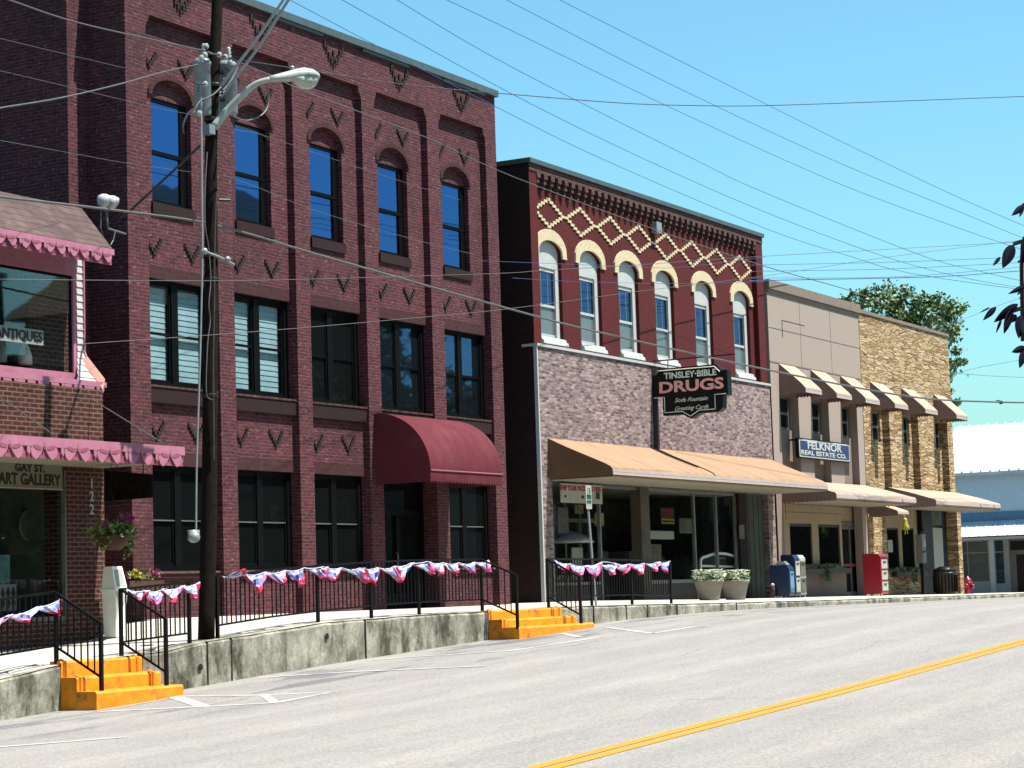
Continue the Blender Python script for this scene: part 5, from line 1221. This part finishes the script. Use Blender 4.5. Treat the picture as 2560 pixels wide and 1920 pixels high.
railing('black railing running from the front yellow steps to the utility pole',[(26.70,21.20,2.25),(26.47,RY-.03,2.735),(28.22,RY,2.82)],.82,[(26.70,21.20,1.16,2.26),(26.47,RY-.03,wz(26.5),2.74),(28.22,RY,wz(28.2),2.83)],True)
railing('long black railing between the utility pole and the far yellow steps',[(28.97,RY,2.90),(30.4,RY,3.0),(31.9,RY,3.07),(33.63,RY,3.13),(35.3,RY,3.16),(37.7,RY,3.17),(37.70,21.12,2.83)],.80,[(28.97,RY,wz(28.97),2.91),(31.9,RY,wz(31.9),3.07),(33.63,RY,wz(33.6),3.13),(35.3,RY,wz(35.3),3.16),(37.7,RY,wz(37.7),3.17),(37.70,21.12,1.76,2.84)],True)
railing('black railing in front of the drug store, right of the far yellow steps',[(40.42,21.12,2.77),(40.50,RY,3.17),(42.5,RY,3.16),(44.5,RY,3.14),(46.59,RY,3.10)],.80,[(40.42,21.12,1.76,2.78),(40.50,RY,wz(40.5),3.18),(42.5,RY,wz(42.5),3.16),(44.5,RY,wz(44.5),3.14),(46.59,RY,wz(46.6),3.11)],True)
# ================================================================== BUNTING
def bunting(label,pts,n,seed,ymid=RY-.04):
    rr=random.Random(seed); P_=[Vector(p) for p in pts]
    root=thing('bunting',label,'bunting',tuple(sum(P_,Vector())/len(P_)),'patriotic bunting on the railings')
    L=[0]
    for a,c in zip(P_,P_[1:]): L.append(L[-1]+(c-a).length)
    def at(s):
        s=max(0,min(L[-1],s))
        for i in range(len(L)-1):
            if s<=L[i+1]: return P_[i].lerp(P_[i+1],(s-L[i])/(L[i+1]-L[i]))
        return P_[-1]
    def up_(t): return at(t)
    b=MB(); b.tube([at(L[-1]*i/(n*4))+Vector((0,-.01,-.035*abs(math.sin(math.pi*i/4)))) for i in range(n*4+1)],.008,5); b.build('cord',M['fl_white'],root)
    w_=L[-1]/n
    for k in range(n):
        a=at((k-rr.uniform(-.02,.18))*w_); c=at((k+rr.uniform(1.0,1.25))*w_); drop=rr.uniform(.17,.36); lean=rr.uniform(-.25,.5); out=rr.uniform(-.10,-.02); tw=rr.uniform(-.10,.10); flip=rr.random()<.10
        if flip: drop*=-.45; out-=.1
        b=MB(); N=9; R=9; G=[]
        ph=rr.uniform(0,6)
        for j in range(R+1):
            t=j/R; row=[]
            for i in range(N+1):
                s=i/N; mid=.5+lean*t
                x=s*(1-t)+mid*t
                x=mid+(s-.5)*(1-t)**.60 if t>0 else s
                p=a.lerp(c,max(-.2,min(1.2,x))); sag=.035*math.sin(math.pi*s)*(1-t)
                wob=.035*math.sin(s*9+ph+t*4)*(.3+t)+.02*math.sin(s*21+ph*2)
                row.append(p+Vector((tw*t,out*t-.012+wob,-sag-drop*t*(1-.25*abs(s-.5)*2)+.012*math.sin(s*13+ph))))
            G.append(row)
        for j in range(R):
            t=(j+.5)/R
            for i in range(N):
                e=min(i,N-1-i)/N
                if t<.18: m=0
                elif t<.56: m=2 if (i*3+j*5+k)%5 else (1 if k%2 else 0)
                elif t<.66: m=4 if (i+k)%3 else 0
                else: m=3 if (i+j+k)%6 else 4
                if (i<=k%3-1 or i>=N-1-(k+1)%2) and t>.12: m=3 if (k+i)%3 else 4
                b.cur=m; b.face([G[j][i],G[j][i+1],G[j+1][i+1],G[j+1][i]])
        b.build('pennant',[M['fl_white'],M['fl_blue'],M['fl_mix'],M['fl_red'],M['fl_pink']],root,True)
    return root
def RP(c,x,y): q=P(c,x,y,RY-.05); return (q.x,q.y,q.z)
bunting('red white and blue bunting on the leftmost railing',[(20.9,RY-.05,2.24),RP('D',0,682),RP('D',90,660),RP('D',270,605),RP('D',405,553)],7,1)
bunting('red white and blue bunting between the front steps and the utility pole',[RP('D',815,500),RP('D',960,510),RP('D',1130,490),RP('D',1288,455)],4,2)
bunting('long red white and blue bunting along the middle railing',[RP('D',1440,420),RP('D',1659,395),RP('F',190,378),RP('F',380,352),RP('F',620,365),RP('F',860,358),RP('F',1065,318),RP('F',1200,328),RP('F',1380,330),RP('F',1505,312)],15,3)
bunting('red white and blue bunting on the railing before the drug store',[RP('K6',90,885),RP('K6',200,915),RP('K6',430,945),RP('K6',570,885),RP('K6',680,925),RP('K6',920,915),RP('K6',1160,895)],8,4)
# ================================================================== UTILITY POLE
PY=22.05
pts=[P('D',1335,835,PY),P('E',-310,900,PY) if 0 else P('s',523,1250,PY),P('s',525,949,PY),P('s',528,620,PY),P('s',528,347,PY),P('s',541,60,PY),P('s',546,-120,PY)]
pts[0].z=wz(28.5)-.05
UP=thing('utility_pole','weathered dark wooden utility pole standing at the kerb','pole',(pts[0].x,PY,pts[0].z))
cpts=crom(pts,5); n=len(cpts)
b=MB(); b.tube(cpts,[.142-.052*i/(n-1) for i in range(n)],14); b.build('shaft',M['wood'],UP,True)
def at_h(v): # pole centre near photo row v
    for a,c in zip(pts,pts[1:]):
        pa=a-EYE; va=960-F_PX*pa.dot(up)/pa.dot(fw); pc=c-EYE; vc=960-F_PX*pc.dot(up)/pc.dot(fw)
        if vc<=v<=va: return a.lerp(c,(va-v)/(va-vc))
    return pts[-1]
b=MB(); cp=[P('s',x,y,PY-.13) for x,y in((503,240),(505,500),(506,640),(500,900),(492,1150),(490,1330))]; b.tube(crom(cp,5),.018,6); b.build('conduit',M['steel'],UP)
m=P('s',484,1343,PY-.16); b=MB(); b.lathe((m.x,m.y-.03,m.z),[(.07,.10),(.09,.06),(.095,.0),(.08,-.04),(.045,-.07),(.01,-.075)],18,'y'); b.box(m.x+.0,m.x+.16,m.y,m.y+.12,m.z-.05,m.z+.12); b.build('meter',M['steel'],UP,True)
b=MB(); cp=[P('s',x,y,PY-.15) for x,y in((518,380),(513,470),(513,560),(522,620),(527,700),(522,760),(526,800),(519,860),(516,980),(530,1000))]; b.tube(crom(cp,4),.011,5); b.build('ground_wire',M['wire'],UP)
b=MB(); cp=[P('s',x,y,PY-.16) for x,y in((541,480),(538,560),(536,640),(536,760),(533,900),(535,1150))]; b.tube(cp,.018,5); b.build('moulding',M['bark'],UP)
# hardware bands and bolts
for v in(300,215,640,700,990): 
    c=at_h(v); b=MB(); b.lathe((c.x,c.y,c.z),[(.135,-.03),(.14,-.02),(.14,.02),(.135,.03)],14); b.build('steel_band',M['bronze'],UP)
c=at_h(645); b=MB(); b.tube([(c.x-.45,c.y-.14,c.z+.06),(c.x,c.y-.16,c.z),(c.x+.45,c.y-.14,c.z-.08)],.025,6); b.ball((c.x+.2,c.y-.2,c.z-.02),.06,.05,.05); b.ball((c.x-.38,c.y-.16,c.z+.05),.05,.05,.06); b.build('cable_clamp',M['steel'],UP)
c=at_h(330); b=MB(); b.box(c.x-.32,c.x-.16,c.y-.2,c.y-.05,c.z-.10,c.z+.06); b.build('junction_box',M['transf'],UP)
c=at_h(500); b=MB(); b.tube([(c.x+.08,c.y-.1,c.z),(c.x+.24,c.y-.22,c.z+.0)],.03,8); b.build('step_bolt',M['bronze'],UP)
# transformers
for (u,ut,ub,r,lab) in((668,480,1175,.17,'right grey transformer can on the utility pole, behind the lamp arm'),(345,440,1190,.145,'left grey transformer can on the utility pole')):
    t=P('K2',u,ut,PY+.06); q=P('K2',u,ub,PY+.06); x=(t.x+q.x)/2
    TR=thing('transformer',lab,'transformer',(x,PY+.06,q.z)); h=t.z-q.z
    b=MB(); b.lathe((x,PY+.06,q.z),[(r*.9,0),(r,.03),(r,h*.86),(r*1.06,h*.87),(r*1.06,h*.92),(r*.8,h*.98),(r*.2,h)],18); b.build('tank',M['transf'],TR,True)
    b=MB(); b.lathe((x-.03,PY,t.z-.02),[(.03,0),(.055,.03),(.03,.06),(.055,.09),(.03,.12),(.05,.15),(.03,.18),(.04,.21),(.02,.25)],12); b.build('bushing',M['ceramic'],TR,True)
    b=MB(); s=1 if u>500 else -1; b.box(min(x,x-s*.25),max(x,x-s*.25),PY+.0,PY+.05,q.z+h*.70,q.z+h*.75); b.box(min(x,x-s*.25),max(x,x-s*.25),PY+.0,PY+.05,q.z+h*.2,q.z+h*.25); b.build('mount',M['bronze'],TR)
# wiring tangle at the top
b=MB()
for q in([(380,300),(420,380),(560,400),(690,440),(790,490)],[(340,440),(380,480),(430,470)],[(640,560),(690,620),(650,700),(600,720)],[(220,1160),(300,1010),(400,960),(500,900),(600,800)],[(560,900),(700,760),(800,560)],[(100,1430),(90,1320),(160,1160),(300,1060)],[(700,1180),(740,1280),(760,1340)],[(240,760),(320,780),(400,760)],[(290,880),(300,790),(330,760)],[(560,940),(640,850),(760,640)]):
    b.tube(crom([P('K2',x,y,PY-.22) for x,y in q],4),.016,5)
b.build('jumper_wires',M['wire_dark'],UP)
for x,y in((375,400),(330,440),(560,400),(640,430),(700,500),(390,290),(300,1160),(380,780)):
    q=P('K2',x,y,PY-.2); b=MB(); b.ball(q,.05,.05,.055,8,6); b.build('connector',M['ceramic'],UP)
# lamp
a=P('K2',500,1330,PY-.12); 
LM=thing('street_lamp','cobra head street lamp on a curved arm fixed to the utility pole','lamp',tuple(a))
arm=[P('K2',x,y,Y) for x,y,Y in((490,1340,21.95),(640,1150,21.8),(800,980,21.6),(960,830,21.4),(1080,755,21.25),(1220,715,21.1))]
b=MB(); cp=crom(arm,5); b.tube(cp,[.075-.03*i/(len(cp)-1) for i in range(len(cp))],10); b.build('arm',M['lampgrey'],LM,True)
hA=P('K2',1200,715,21.12); hB=P('K2',1860,690,20.65); d=(hB-hA); L_=d.length; dn=d.normalized(); sd_=dn.cross(Vector((0,0,1))).normalized(); ud=sd_.cross(dn)
def loft(b,secs,n=14):
    base=len(b.v)
    for s,wd,hu,hd,off in secs:
        for k in range(n):
            t=2*math.pi*k/n; y=math.sin(t); b.v.append(tuple(hA+dn*(L_*s)+sd_*(wd*math.cos(t))+ud*(off+(hu if y>0 else hd)*y)))
    for i in range(len(secs)-1):
        for k in range(n):
            a_=base+i*n+k;c_=base+i*n+(k+1)%n; b.f.append((a_,c_,c_+n,a_+n)); b.m.append(b.cur)
    b.f.append(tuple(base+k for k in range(n-1,-1,-1))); b.m.append(0); e=base+(len(secs)-1)*n; b.f.append(tuple(e+k for k in range(n))); b.m.append(0)
b=MB(); loft(b,[(0,.05,.05,.05,0),(.15,.07,.07,.06,.01),(.4,.10,.11,.08,.02),(.55,.13,.13,.07,.03),(.7,.17,.15,.03,.03),(.85,.16,.13,.03,.02),(.96,.10,.08,.03,0),(1,.03,.03,.02,0)]); b.build('head',M['lampgrey'],LM,True)
b=MB(); loft(b,[(.42,.02,.01,.02,.0),(.48,.10,.01,.09,.0),(.60,.14,.01,.19,.0),(.75,.15,.01,.22,.0),(.88,.12,.01,.17,0),(.97,.05,.01,.05,0)]); b.build('lens',M['lampglass'],LM,True)
q=hA.lerp(hB,.48)+ud*.13; b=MB(); b.lathe(q,[(.04,0),(.045,.06),(.03,.08)],10); b.build('photocell',M['steel'],LM)
b=MB(); b.tube(crom([P('K2',x,y,21.4) for x,y in((1170,750),(1200,900),(1190,1060),(1120,1170),(980,1240),(860,1245),(740,1190))],4),.013,5); b.build('feed_wire',M['wire'],LM)
# ================================================================== WIRES
def wire(label,pts,y0,y1,r,mat,name='wire'):
    n=len(pts); L=[0]
    for a,c in zip(pts,pts[1:]): L.append(L[-1]+math.hypot(c[0]-a[0],c[1]-a[1]))
    w=[P('s',u,v,y0+(y1-y0)*l/L[-1]) for (u,v),l in zip(pts,L)]
    cp=crom(w,6); b=MB()
    r=r*(.52 if r<.024 else .85); rs=[r*max(1.0,(p-EYE).length/50) for p in cp]
    b.tube(cp,rs,6); o=b.build(name,M[mat],None,True); recenter(o)
    return tag(o,label,'wire')
wire('thick pale cable crossing the whole street below the pole\'s lamp',[(-80,483),(0,492),(324,530),(501,555),(640,590),(806,640),(1280,774),(1504,832),(1920,924.7),(2276,991.6),(2478,1004.6),(2640,1007)],22.1,22.1,.025,'wire','cable')
wire('pale wire from the top left corner to the transformer',[(-60,-22),(23,0),(200,58),(501,125),(530,135)],21.9,21.9,.022,'wire')
wire('pale wire running right from the transformer past the lamp to the far roofs',[(560,140),(680,190),(772,232),(1064,343),(1280,440.5),(1627,570),(1913,666),(2130,728),(2230,770)],21.9,27,.018,'wire')
wire('twisted wire crossing the sky just under the roof line to the right edge',[(600,150),(802,181),(1000,210),(1157,226),(1280,236),(1560,258),(1750,264),(1910,264),(2240,253),(2640,238)],21.8,13,.016,'wire_dark')
wire('banded wire rising from the left edge to the pole',[(-60,285),(0,270),(150,245),(300,210),(400,182),(498,160)],16,21.9,.020,'wire')
wire('level pale wire passing at second floor height',[(-60,697),(0,698),(312,701),(640,701),(1076,689),(1280,682),(1360,676),(1600,662),(1920,640),(2640,600)],20,15,.010,'wire')
wire('thin wire rising from the antiques window to the far right',[(200,860),(231,858),(640,829),(1045,794),(1280,771),(1600,728),(1917,689),(2240,640),(2640,590)],21,14,.009,'wire')
wire('faint highest wire over the left wing',[(-60,80),(0,96),(150,132),(312,170)],22,24,.008,'wire')
wire('faint second wire over the left wing and first window',[(-60,164),(0,177),(197,223),(312,251),(394,270),(500,292),(640,330),(700,372)],22,25,.008,'wire')
wire('faint lower wire across the two left windows',[(-60,340),(0,351),(190,385),(312,407),(478,430)],22,24,.008,'wire')
wire('thin wire descending right across the upper windows',[(590,325),(640,333),(700,352),(900,420),(1150,500)],22,25,.008,'wire')
wire('thin wire descending right below the upper windows',[(560,438),(640,467),(800,530),(1033,598),(1200,640)],22,25,.009,'wire')
for i,(nm,pp,y0,y1) in enumerate([
 ('first overhead line from the left, leaving the twin rods',[(700,-15),(729,2),(981,135),(1238,266),(1511,400),(1920,573.6),(2123,640),(2276,683),(2540,722),(2640,730)],19.5,21.5),
 ('second overhead line from the left against the sky',[(820,-22),(856,0),(1280,235),(1616,400),(1920,533),(2207,640),(2390,690),(2540,717),(2640,726)],19,21.5),
 ('third overhead line from the left against the sky',[(955,-22),(993,0),(1280,168),(1739,400),(1920,485),(2308,640),(2450,678),(2540,699),(2640,715)],18.5,21.5),
 ('fourth overhead line from the left against the sky',[(1075,-22),(1118,0),(1280,77),(1700,280),(2100,460),(2380,564),(2513,610),(2640,650)],18,21),
 ('fifth overhead line from the left against the sky',[(1225,-20),(1267,0),(1700,222),(2100,408),(2380,522),(2548,591),(2640,625)],17.5,20.5),
 ('topmost overhead line nearest the right corner',[(1360,-20),(1400,0),(1700,152),(2100,352),(2380,486),(2559,564),(2640,598)],17,20)]):
    wire(nm,pp,y0,y1,.011,'bluewire')
for i,(nm,pp) in enumerate([('highest of four level lines over the stucco roof',[(1880,664),(1914,662),(2240,655),(2540,643),(2640,638)]),('second of four level lines over the stucco roof',[(1880,679),(1914,678),(2233,672),(2540,657),(2640,652)]),
  ('third of four level lines over the stucco roof',[(1880,696),(1914,695),(2247,692),(2540,669),(2640,662)]),('lowest of four level lines over the stucco roof',[(1880,702),(1917,701),(2334,692),(2540,678),(2640,672)])]):
    wire(nm,pp,24,20,.011 if i<3 else .018,'bluewire')
for nm,pp in(('dark line before the red upper wall, upper',[(1200,652),(1280,655),(1600,667),(1700,668),(1913,643)]),('dark line before the red upper wall, lower',[(1280,695),(1450,704),(1700,709),(1913,704)]),
  ('thin line from the tree toward the right edge',[(2300,832),(2402,800),(2490,766),(2640,715)]),('thin line rising right above the white roof',[(2393,933),(2450,918),(2533,903),(2640,880)]),('thin level line above the white roof',[(2393,933),(2480,940),(2640,947)])):
    wire(nm,pp,23,22,.009,'bluewire')
wire('black stay rod slanting from the pole down to the twin floodlights',[(503,362),(430,430),(322,530),(300,548)],22,25.8,.028,'wire_dark','stay_wire')
for nm,pp in (('left of two grey rods slanting up from the pole top',[(548,225),(560,205),(640,100),(705,5),(722,-20)]),('right of two grey rods slanting up from the pole top',[(553,240),(600,180),(650,112),(716,8),(734,-20)])):
    wire(nm,pp,21.9,20.5,.030,'steel','service_rod')
# splice on the cable
q=P('s',2502,1006,22.1); b=MB(); b.ball(q,.16,.07,.07); b.tube([(q.x-.5,q.y,q.z+.03),(q.x-.2,q.y,q.z+.06),(q.x,q.y,q.z+.02)],.02,5); o=recenter(b.build('cable_splice',M['wire_dark'])); tag(o,'dark splice case on the thick cable near the right edge','cable fitting')
# ================================================================== STREET FURNITURE
# parking sign
pb=P('K6',480,1268,22.5); pt=P('K6',405,420,22.5)
PK=thing('parking_sign','green lettered parking sign on a thin leaning steel post','sign',(pb.x,22.5,walk_z(pb.x,22.5)))
b=MB(); b.box(0,0,0,0,0,0) if 0 else None; b.obox((pb.x,22.5,walk_z(pb.x,22.5)-.02),(pt.x-.03,22.5,4.75),.055,.03,(0,1,0)); b.build('post',M['steel'],PK)
s1=P('K6',372,195,22.46);s2=P('K6',440,200,22.46); zt=s1.z; zb=P('K6',410,415,22.46).z; xc=(s1.x+s2.x)/2
b=MB(); b.pxz(rrect(xc-.13,xc+.15,zb,zt,.04),22.455,22.462); pl_=b.build('plate',M['paper'],PK)
text('lettering','15',(xc+.01,22.452,zt-.13),.20,M['sign_green'],PK,sx=.9); text('lettering','MINUTE',(xc+.01,22.452,zt-.29),.075,M['sign_green'],PK,sx=.8); text('lettering','PARKING',(xc+.01,22.452,zb+.30),.07,M['sign_green'],PK,sx=.75)
b=MB(); b.box(xc-.09,xc+.11,22.449,22.453,zb+.13,zb+.20); b.build('mark',M['sign_green'],PK)
# news boxes
def newsbox(label,xf,yf,wd,dp,h,mat,front,name='newspaper_box',wins=1,rack=False):
    z=walk_z(xf,yf+.2); root=thing(name,label,'newspaper box',(xf+wd/2,yf+dp/2,z))
    b=MB(); b.pyz([(yf+dp,z+.06),(yf+.02,z+.06),(yf,z+.10),(yf,z+h-.12),(yf+.08,z+h-.02),(yf+dp-.04,z+h),(yf+dp,z+h-.04)],xf,xf+wd)
    for x in(xf+.03,xf+wd-.03): 
        for y in(yf+.05,yf+dp-.05): b.box(x-.02,x+.02,y-.02,y+.02,z,z+.06)
    b.build('case',M[mat],root)
    for k in range(wins):
        zh=(h-.3)/wins; z0=z+.16+k*zh
        c=MB(); c.box(xf+.05,xf+wd-.05,yf-.02,yf-.002,z0,z0+zh-.07); f=c.build('door',M[front],root)
        c=MB(); c.box(xf+wd*.3,xf+wd*.7,yf-.045,yf-.021,z0+zh-.16,z0+zh-.13); c.build('handle',M['black'],f)
    return root
a1=P('K7',322,1400,24.9); newsbox('low dark blue newspaper box beside the drug store corner',a1.x,24.9,.40,.62,1.0,'news_blue','news_lblue')
a2=P('K7',345,1400,24.95); newsbox('tall blue newspaper box with a white front in the middle',a2.x+.35,24.95,.42,.45,1.32,'news_blue','paper',wins=2)
a3=P('K7',440,1400,25.0); newsbox('pale grey newspaper box, rightmost of the three',a3.x+.35,25.05,.50,.45,1.32,'paper','shelf',wins=2)
zz_=walk_z(a1.x,25)+1.0; b=MB(); 
for i in range(5): b.box(a1.x+.05+.01*i,a1.x+.34-.02*i,25.0+.02*i,25.35-.01*i,zz_+.003+.022*i,zz_+.022+.022*i)
tag(recenter(b.build('paper_stack',M['paper'])),'crumpled white papers lying on the low blue box','papers')
a4=P('K7',1680,1300,24.5); newsbox('tall red newspaper rack with three white doors before the stone building',a4.x,24.5,.66,.62,1.40,'red','paper',wins=3,name='newspaper_rack')
# bollard like striped post by the boxes
a5=P('K7',75,1500,25.4); z=walk_z(a5.x,25.4); BO=thing('short_post','short pinkish post with a white cap beside the low blue box','post',(a5.x,25.4,z)); b=MB(); b.lathe((a5.x,25.4,z),[(.07,0),(.07,.34),(.06,.36)],12); b.build('shaft',M['brick_edge'],BO,True); b=MB(); b.lathe((a5.x,25.4,z+.361),[(.055,0),(.06,.05),(.02,.09)],12); b.build('cap',M['white'],BO,True)
# flower boxes under shop windows
for (x0,x1,y,z0,lab,sd) in((wx[0][0]-.1,dx[0]-.15,GY-.22,zs[0]-.22,'dark planted trough under the stucco building windows',1),(sx[1]-.1,sx[5]-.1,PF+.08,2.6,'dark planted trough under the stone building windows',2)):
    rt_=thing('flower_trough',lab,'flower box',((x0+x1)/2,y,z0)); b=MB(); b.box(x0,x1,y-.1,y+.1,z0,z0+.18); b.build('trough',M['bronze'],rt_)
    b=MB(); foliage(b,((x0+x1)/2,y,z0+.22),((x1-x0)/2,.16,.12),500,.08,random.Random(sd)); foliage(b,((x0+x1)/2+.2,y-.1,z0-.1),(.25,.08,.25),120,.08,random.Random(sd+4)); b.build('leaves',M['leaf'],rt_)
# phone unit on dark post
a=P('K8',625,700,26.0);c=P('K8',700,1200,26.0); PH=thing('pay_phone','grey pay phone box mounted beside the dark corner column','phone',((a.x+c.x)/2,26,walk_z(a.x,26)))
b=MB(); b.box(a.x,c.x,25.95,26.2,c.z+.35,a.z+.0); b.build('case',M['alum'],PH); b=MB(); b.box(a.x+.05,c.x-.05,25.93,25.948,c.z+.95,a.z-.25); b.build('panel',M['paper'],PH)
b=MB(); b.tube([(a.x-.02,26.05,a.z+.0),(a.x+.2,25.95,a.z+.13),(c.x+.05,26.05,a.z+.0)],.05,8); b.build('hood',M['black'],PH); b=MB(); b.tube([(a.x,25.92,c.z+.75),(c.x+.1,25.92,c.z+.78)],.03,8); b.build('handset',M['black'],PH)
b=MB(); b.box((a.x+c.x)/2-.06,(a.x+c.x)/2+.06,26.0,26.12,walk_z(a.x,26),c.z+.349); b.build('post',M['black'],PH)
# dark barrel litter bin
a=P('K8',960,1470,25.2); z=walk_z(a.x,25.2); TB=thing('litter_barrel','dark slatted litter barrel in front of the stone corner pier','litter bin',(a.x,25.2,z))
b=MB(); b.lathe((a.x,25.2,z),[(.34,0),(.40,.05),(.42,.7),(.44,.72),(.44,.80)],20); b.build('body',M['bronze'],TB,True); b=MB(); b.lathe((a.x,25.2,z+.801),[(.44,0),(.40,.12),(.22,.20),(.2,.21)],20); b.build('lid',M['black'],TB,True)
b=MB(); 
for k in range(20): t=k*.314; b.box(a.x+.425*math.cos(t)-.02,a.x+.425*math.cos(t)+.02,25.2+.425*math.sin(t)-.02,25.2+.425*math.sin(t)+.02,z+.08,z+.7)
b.build('slats',M['wood'],TB)
# hydrant
a=P('K8',1250,1486,24.0); z=walk_z(a.x,24); HY=thing('fire_hydrant','red fire hydrant at the street corner beyond the stone pier','hydrant',(a.x,24,z)); k=.66/.66
b=MB(); b.lathe((a.x,24,z-.03),[(.17,0),(.17,.04),(.12,.06),(.115,.40),(.15,.42),(.15,.46),(.13,.48)],16); b.build('barrel',M['red'],HY,True)
b=MB(); b.lathe((a.x,24,z+.45),[(.14,0),(.13,.06),(.09,.11),(.04,.14),(.035,.18),(.01,.185)],16); b.build('bonnet',M['red'],HY,True)
for s in(-1,1):
    b=MB(); b.lathe((a.x+s*.10,24,z+.30),[(.055,0),(.055,s*.08),(.07,s*.085),(.07,s*.12),(.02,s*.14)],12,'x'); b.build('nozzle_cap',M['red'],HY,True)
b=MB(); b.lathe((a.x,23.9,z+.27),[(.07,0),(.07,-.07),(.085,-.075),(.085,-.11),(.02,-.13)],12,'y'); b.build('nozzle_cap',M['red'],HY,True)
# yellow windsock figure hanging from the small awning
a=P('K8',430,490,25.35); c=P('K8',450,650,25.35); YS=thing('wind_sock','pale yellow fabric figure hanging under the small door awning','decoration',(a.x,25.35,c.z))
b=MB(); b.ball((a.x,25.35,a.z-.08),.09,.07,.08); b.lathe((a.x,25.35,c.z+.02),[(.14,0),(.12,.12),(.07,.28),(.05,.36)],12); b.build('body',M['yellow'],YS,True)
b=MB(); b.tube([(a.x-.08,25.35,c.z+.04),(a.x-.12,25.34,c.z-.14)],.018,5); b.tube([(a.x+.08,25.35,c.z+.04),(a.x+.16,25.34,c.z-.12)],.018,5); b.tube([(a.x,25.35,a.z),(a.x,25.4,a.z+.12)],.008,4); b.build('streamers',M['yellow'],YS)
# ================================================================== ACROSS THE STREET (behind the viewer's side, seen in the window glass; dark blocks added to cut sky light)
CH=thing('brick_hall','large hall with a brown hipped roof on the other side of the street','building',(115,-30,1.5))
b=MB(); b.box(106,124,-44,-24,1,21); b.build('wall',M['brick_mix'],CH)
b=MB(); b.face([(105,-23,21),(125,-23,21),(119,-33,29.5),(111,-33,29.5)]); b.face([(105,-45,21),(111,-36,29.5),(119,-36,29.5),(125,-45,21)]); b.face([(105,-45,21),(105,-23,21),(111,-33,29.5),(111,-36,29.5)]); b.face([(125,-23,21),(125,-45,21),(119,-36,29.5),(119,-33,29.5)]); b.face([(111,-33,29.5),(119,-33,29.5),(119,-36,29.5),(111,-36,29.5)]); b.build('roof',M['rooftan'],CH)
GH=thing('gable_house','tall white gabled house on the other side of the street','building',(114,-12,1.5))
b=MB(); b.pxz([(111.5,1),(116.5,1),(116.5,11.5),(114,14.8),(111.5,11.5)],-9,-20); b.build('wall',M['white'],GH)
b=MB(); b.pxz([(111.1,11.3),(114,15.1),(116.9,11.3),(116.7,11.1),(114,14.7),(111.3,11.1)],-8.7,-20.2); b.build('roof',M['rooftan'],GH)
for x0_,x1_,y0_,y1_,h_,lab in((62,84,-20,-5,10,'added dark brick block across from the stucco building, blocking low sky'),(128,190,-20,-5,11,'added far dark brick row across the street, blocking low sky'),(38,61.5,-20,-5,13,'added tall dark brick block across from the drug store, blocking low sky'),(10,37.5,-20,-5,12,'added dark brick block behind the viewer, blocking low sky'),(-40,9.5,-20,-5,12,'added long dark brick row down the hill, blocking low sky'),
    (-40,13.8,25.3,42,12,'added unseen dark brick block left of the gallery, blocking sky light'),(-70,-45,-20,45,15,'added unseen brick block at the lower street end, blocking sky light')):
    g_=road_z(max(-40,(x0_+x1_)/2),0); SR=thing('sky_blocker',lab,'building',((x0_+x1_)/2,(y0_+y1_)/2,g_)); b=MB(); b.box(x0_,x1_,y0_,y1_,g_-2.5,g_+h_); b.build('wall',M['brick_side'],SR)  # unseen dark blocks added to cut sky light on walls and in glass
    b=MB(); b.box(x0_-.1,x1_+.1,y0_-.1,y1_+.1,g_+h_,g_+h_+.3); b.build('coping',M['cornice'],SR)
    yf_=y1_ if y1_<0 else y0_
    if x1_-x0_<70 and abs(y1_-y0_)<30:
        k_=int((x1_-x0_)/3)
        for i in range(k_):
            xa_=x0_+1+i*3
            for z_ in(g_+5,g_+8.4):
                b=MB(); b.box(xa_,xa_+1.2,yf_-.05,yf_+.05,z_,z_+1.9); b.build('window',M['glass_dark'],SR)  # windows on the added sky-blocking blocks
rr=random.Random(9)
for k,(x,y,h,lab) in enumerate(((105,-11,19,'broad green tree across the street beside the hall'),(122,-10,16,'green tree across the street beyond the gabled house'),(92,-8,13,'nearest green tree across the street'))):
    bl=[((x+rr.uniform(-3,3),y+rr.uniform(-2,2),h*rr.uniform(.5,.95)+1),rr.uniform(1.6,2.6)) for _ in range(9)]
    tree('shade_tree',lab,'tree',(x,y,1.0),h,bl,1800,.55,20+k,group='trees across the street')

# hoop built just inside the glass to stand in for a reflected car
ay=SY+.14; q=[P('K6',x,y,ay) for x,y in((1448,1000),(1446,880),(1500,850),(1560,830),(1630,824),(1700,833),(1760,860),(1800,915))]
AF=thing('car_reflection_hoop','white hoop with dark panel standing in for a car reflection behind the planters','frame',(q[4].x,ay,q[0].z))
b=MB(); b.tube(crom(q,4),.045,8); a_=P('K6',1448,938,ay); c_=P('K6',1800,948,ay); b.tube([a_,c_],.035,8); b.tube([q[-1],(q[-1].x,ay,2.75)],.03,6); b.tube([q[0],(q[0].x,ay,2.75)],.03,6); b.build('hoop',M['bright'],AF,True)
b=MB(); pts=crom(q[1:],3); b.prism([(p.x,ay+.03,p.z) for p in pts]+[(c_.x,ay+.03,c_.z),(a_.x,ay+.03,a_.z)],0,(0,.01,0)); b.build('panel',M['ink'],AF)
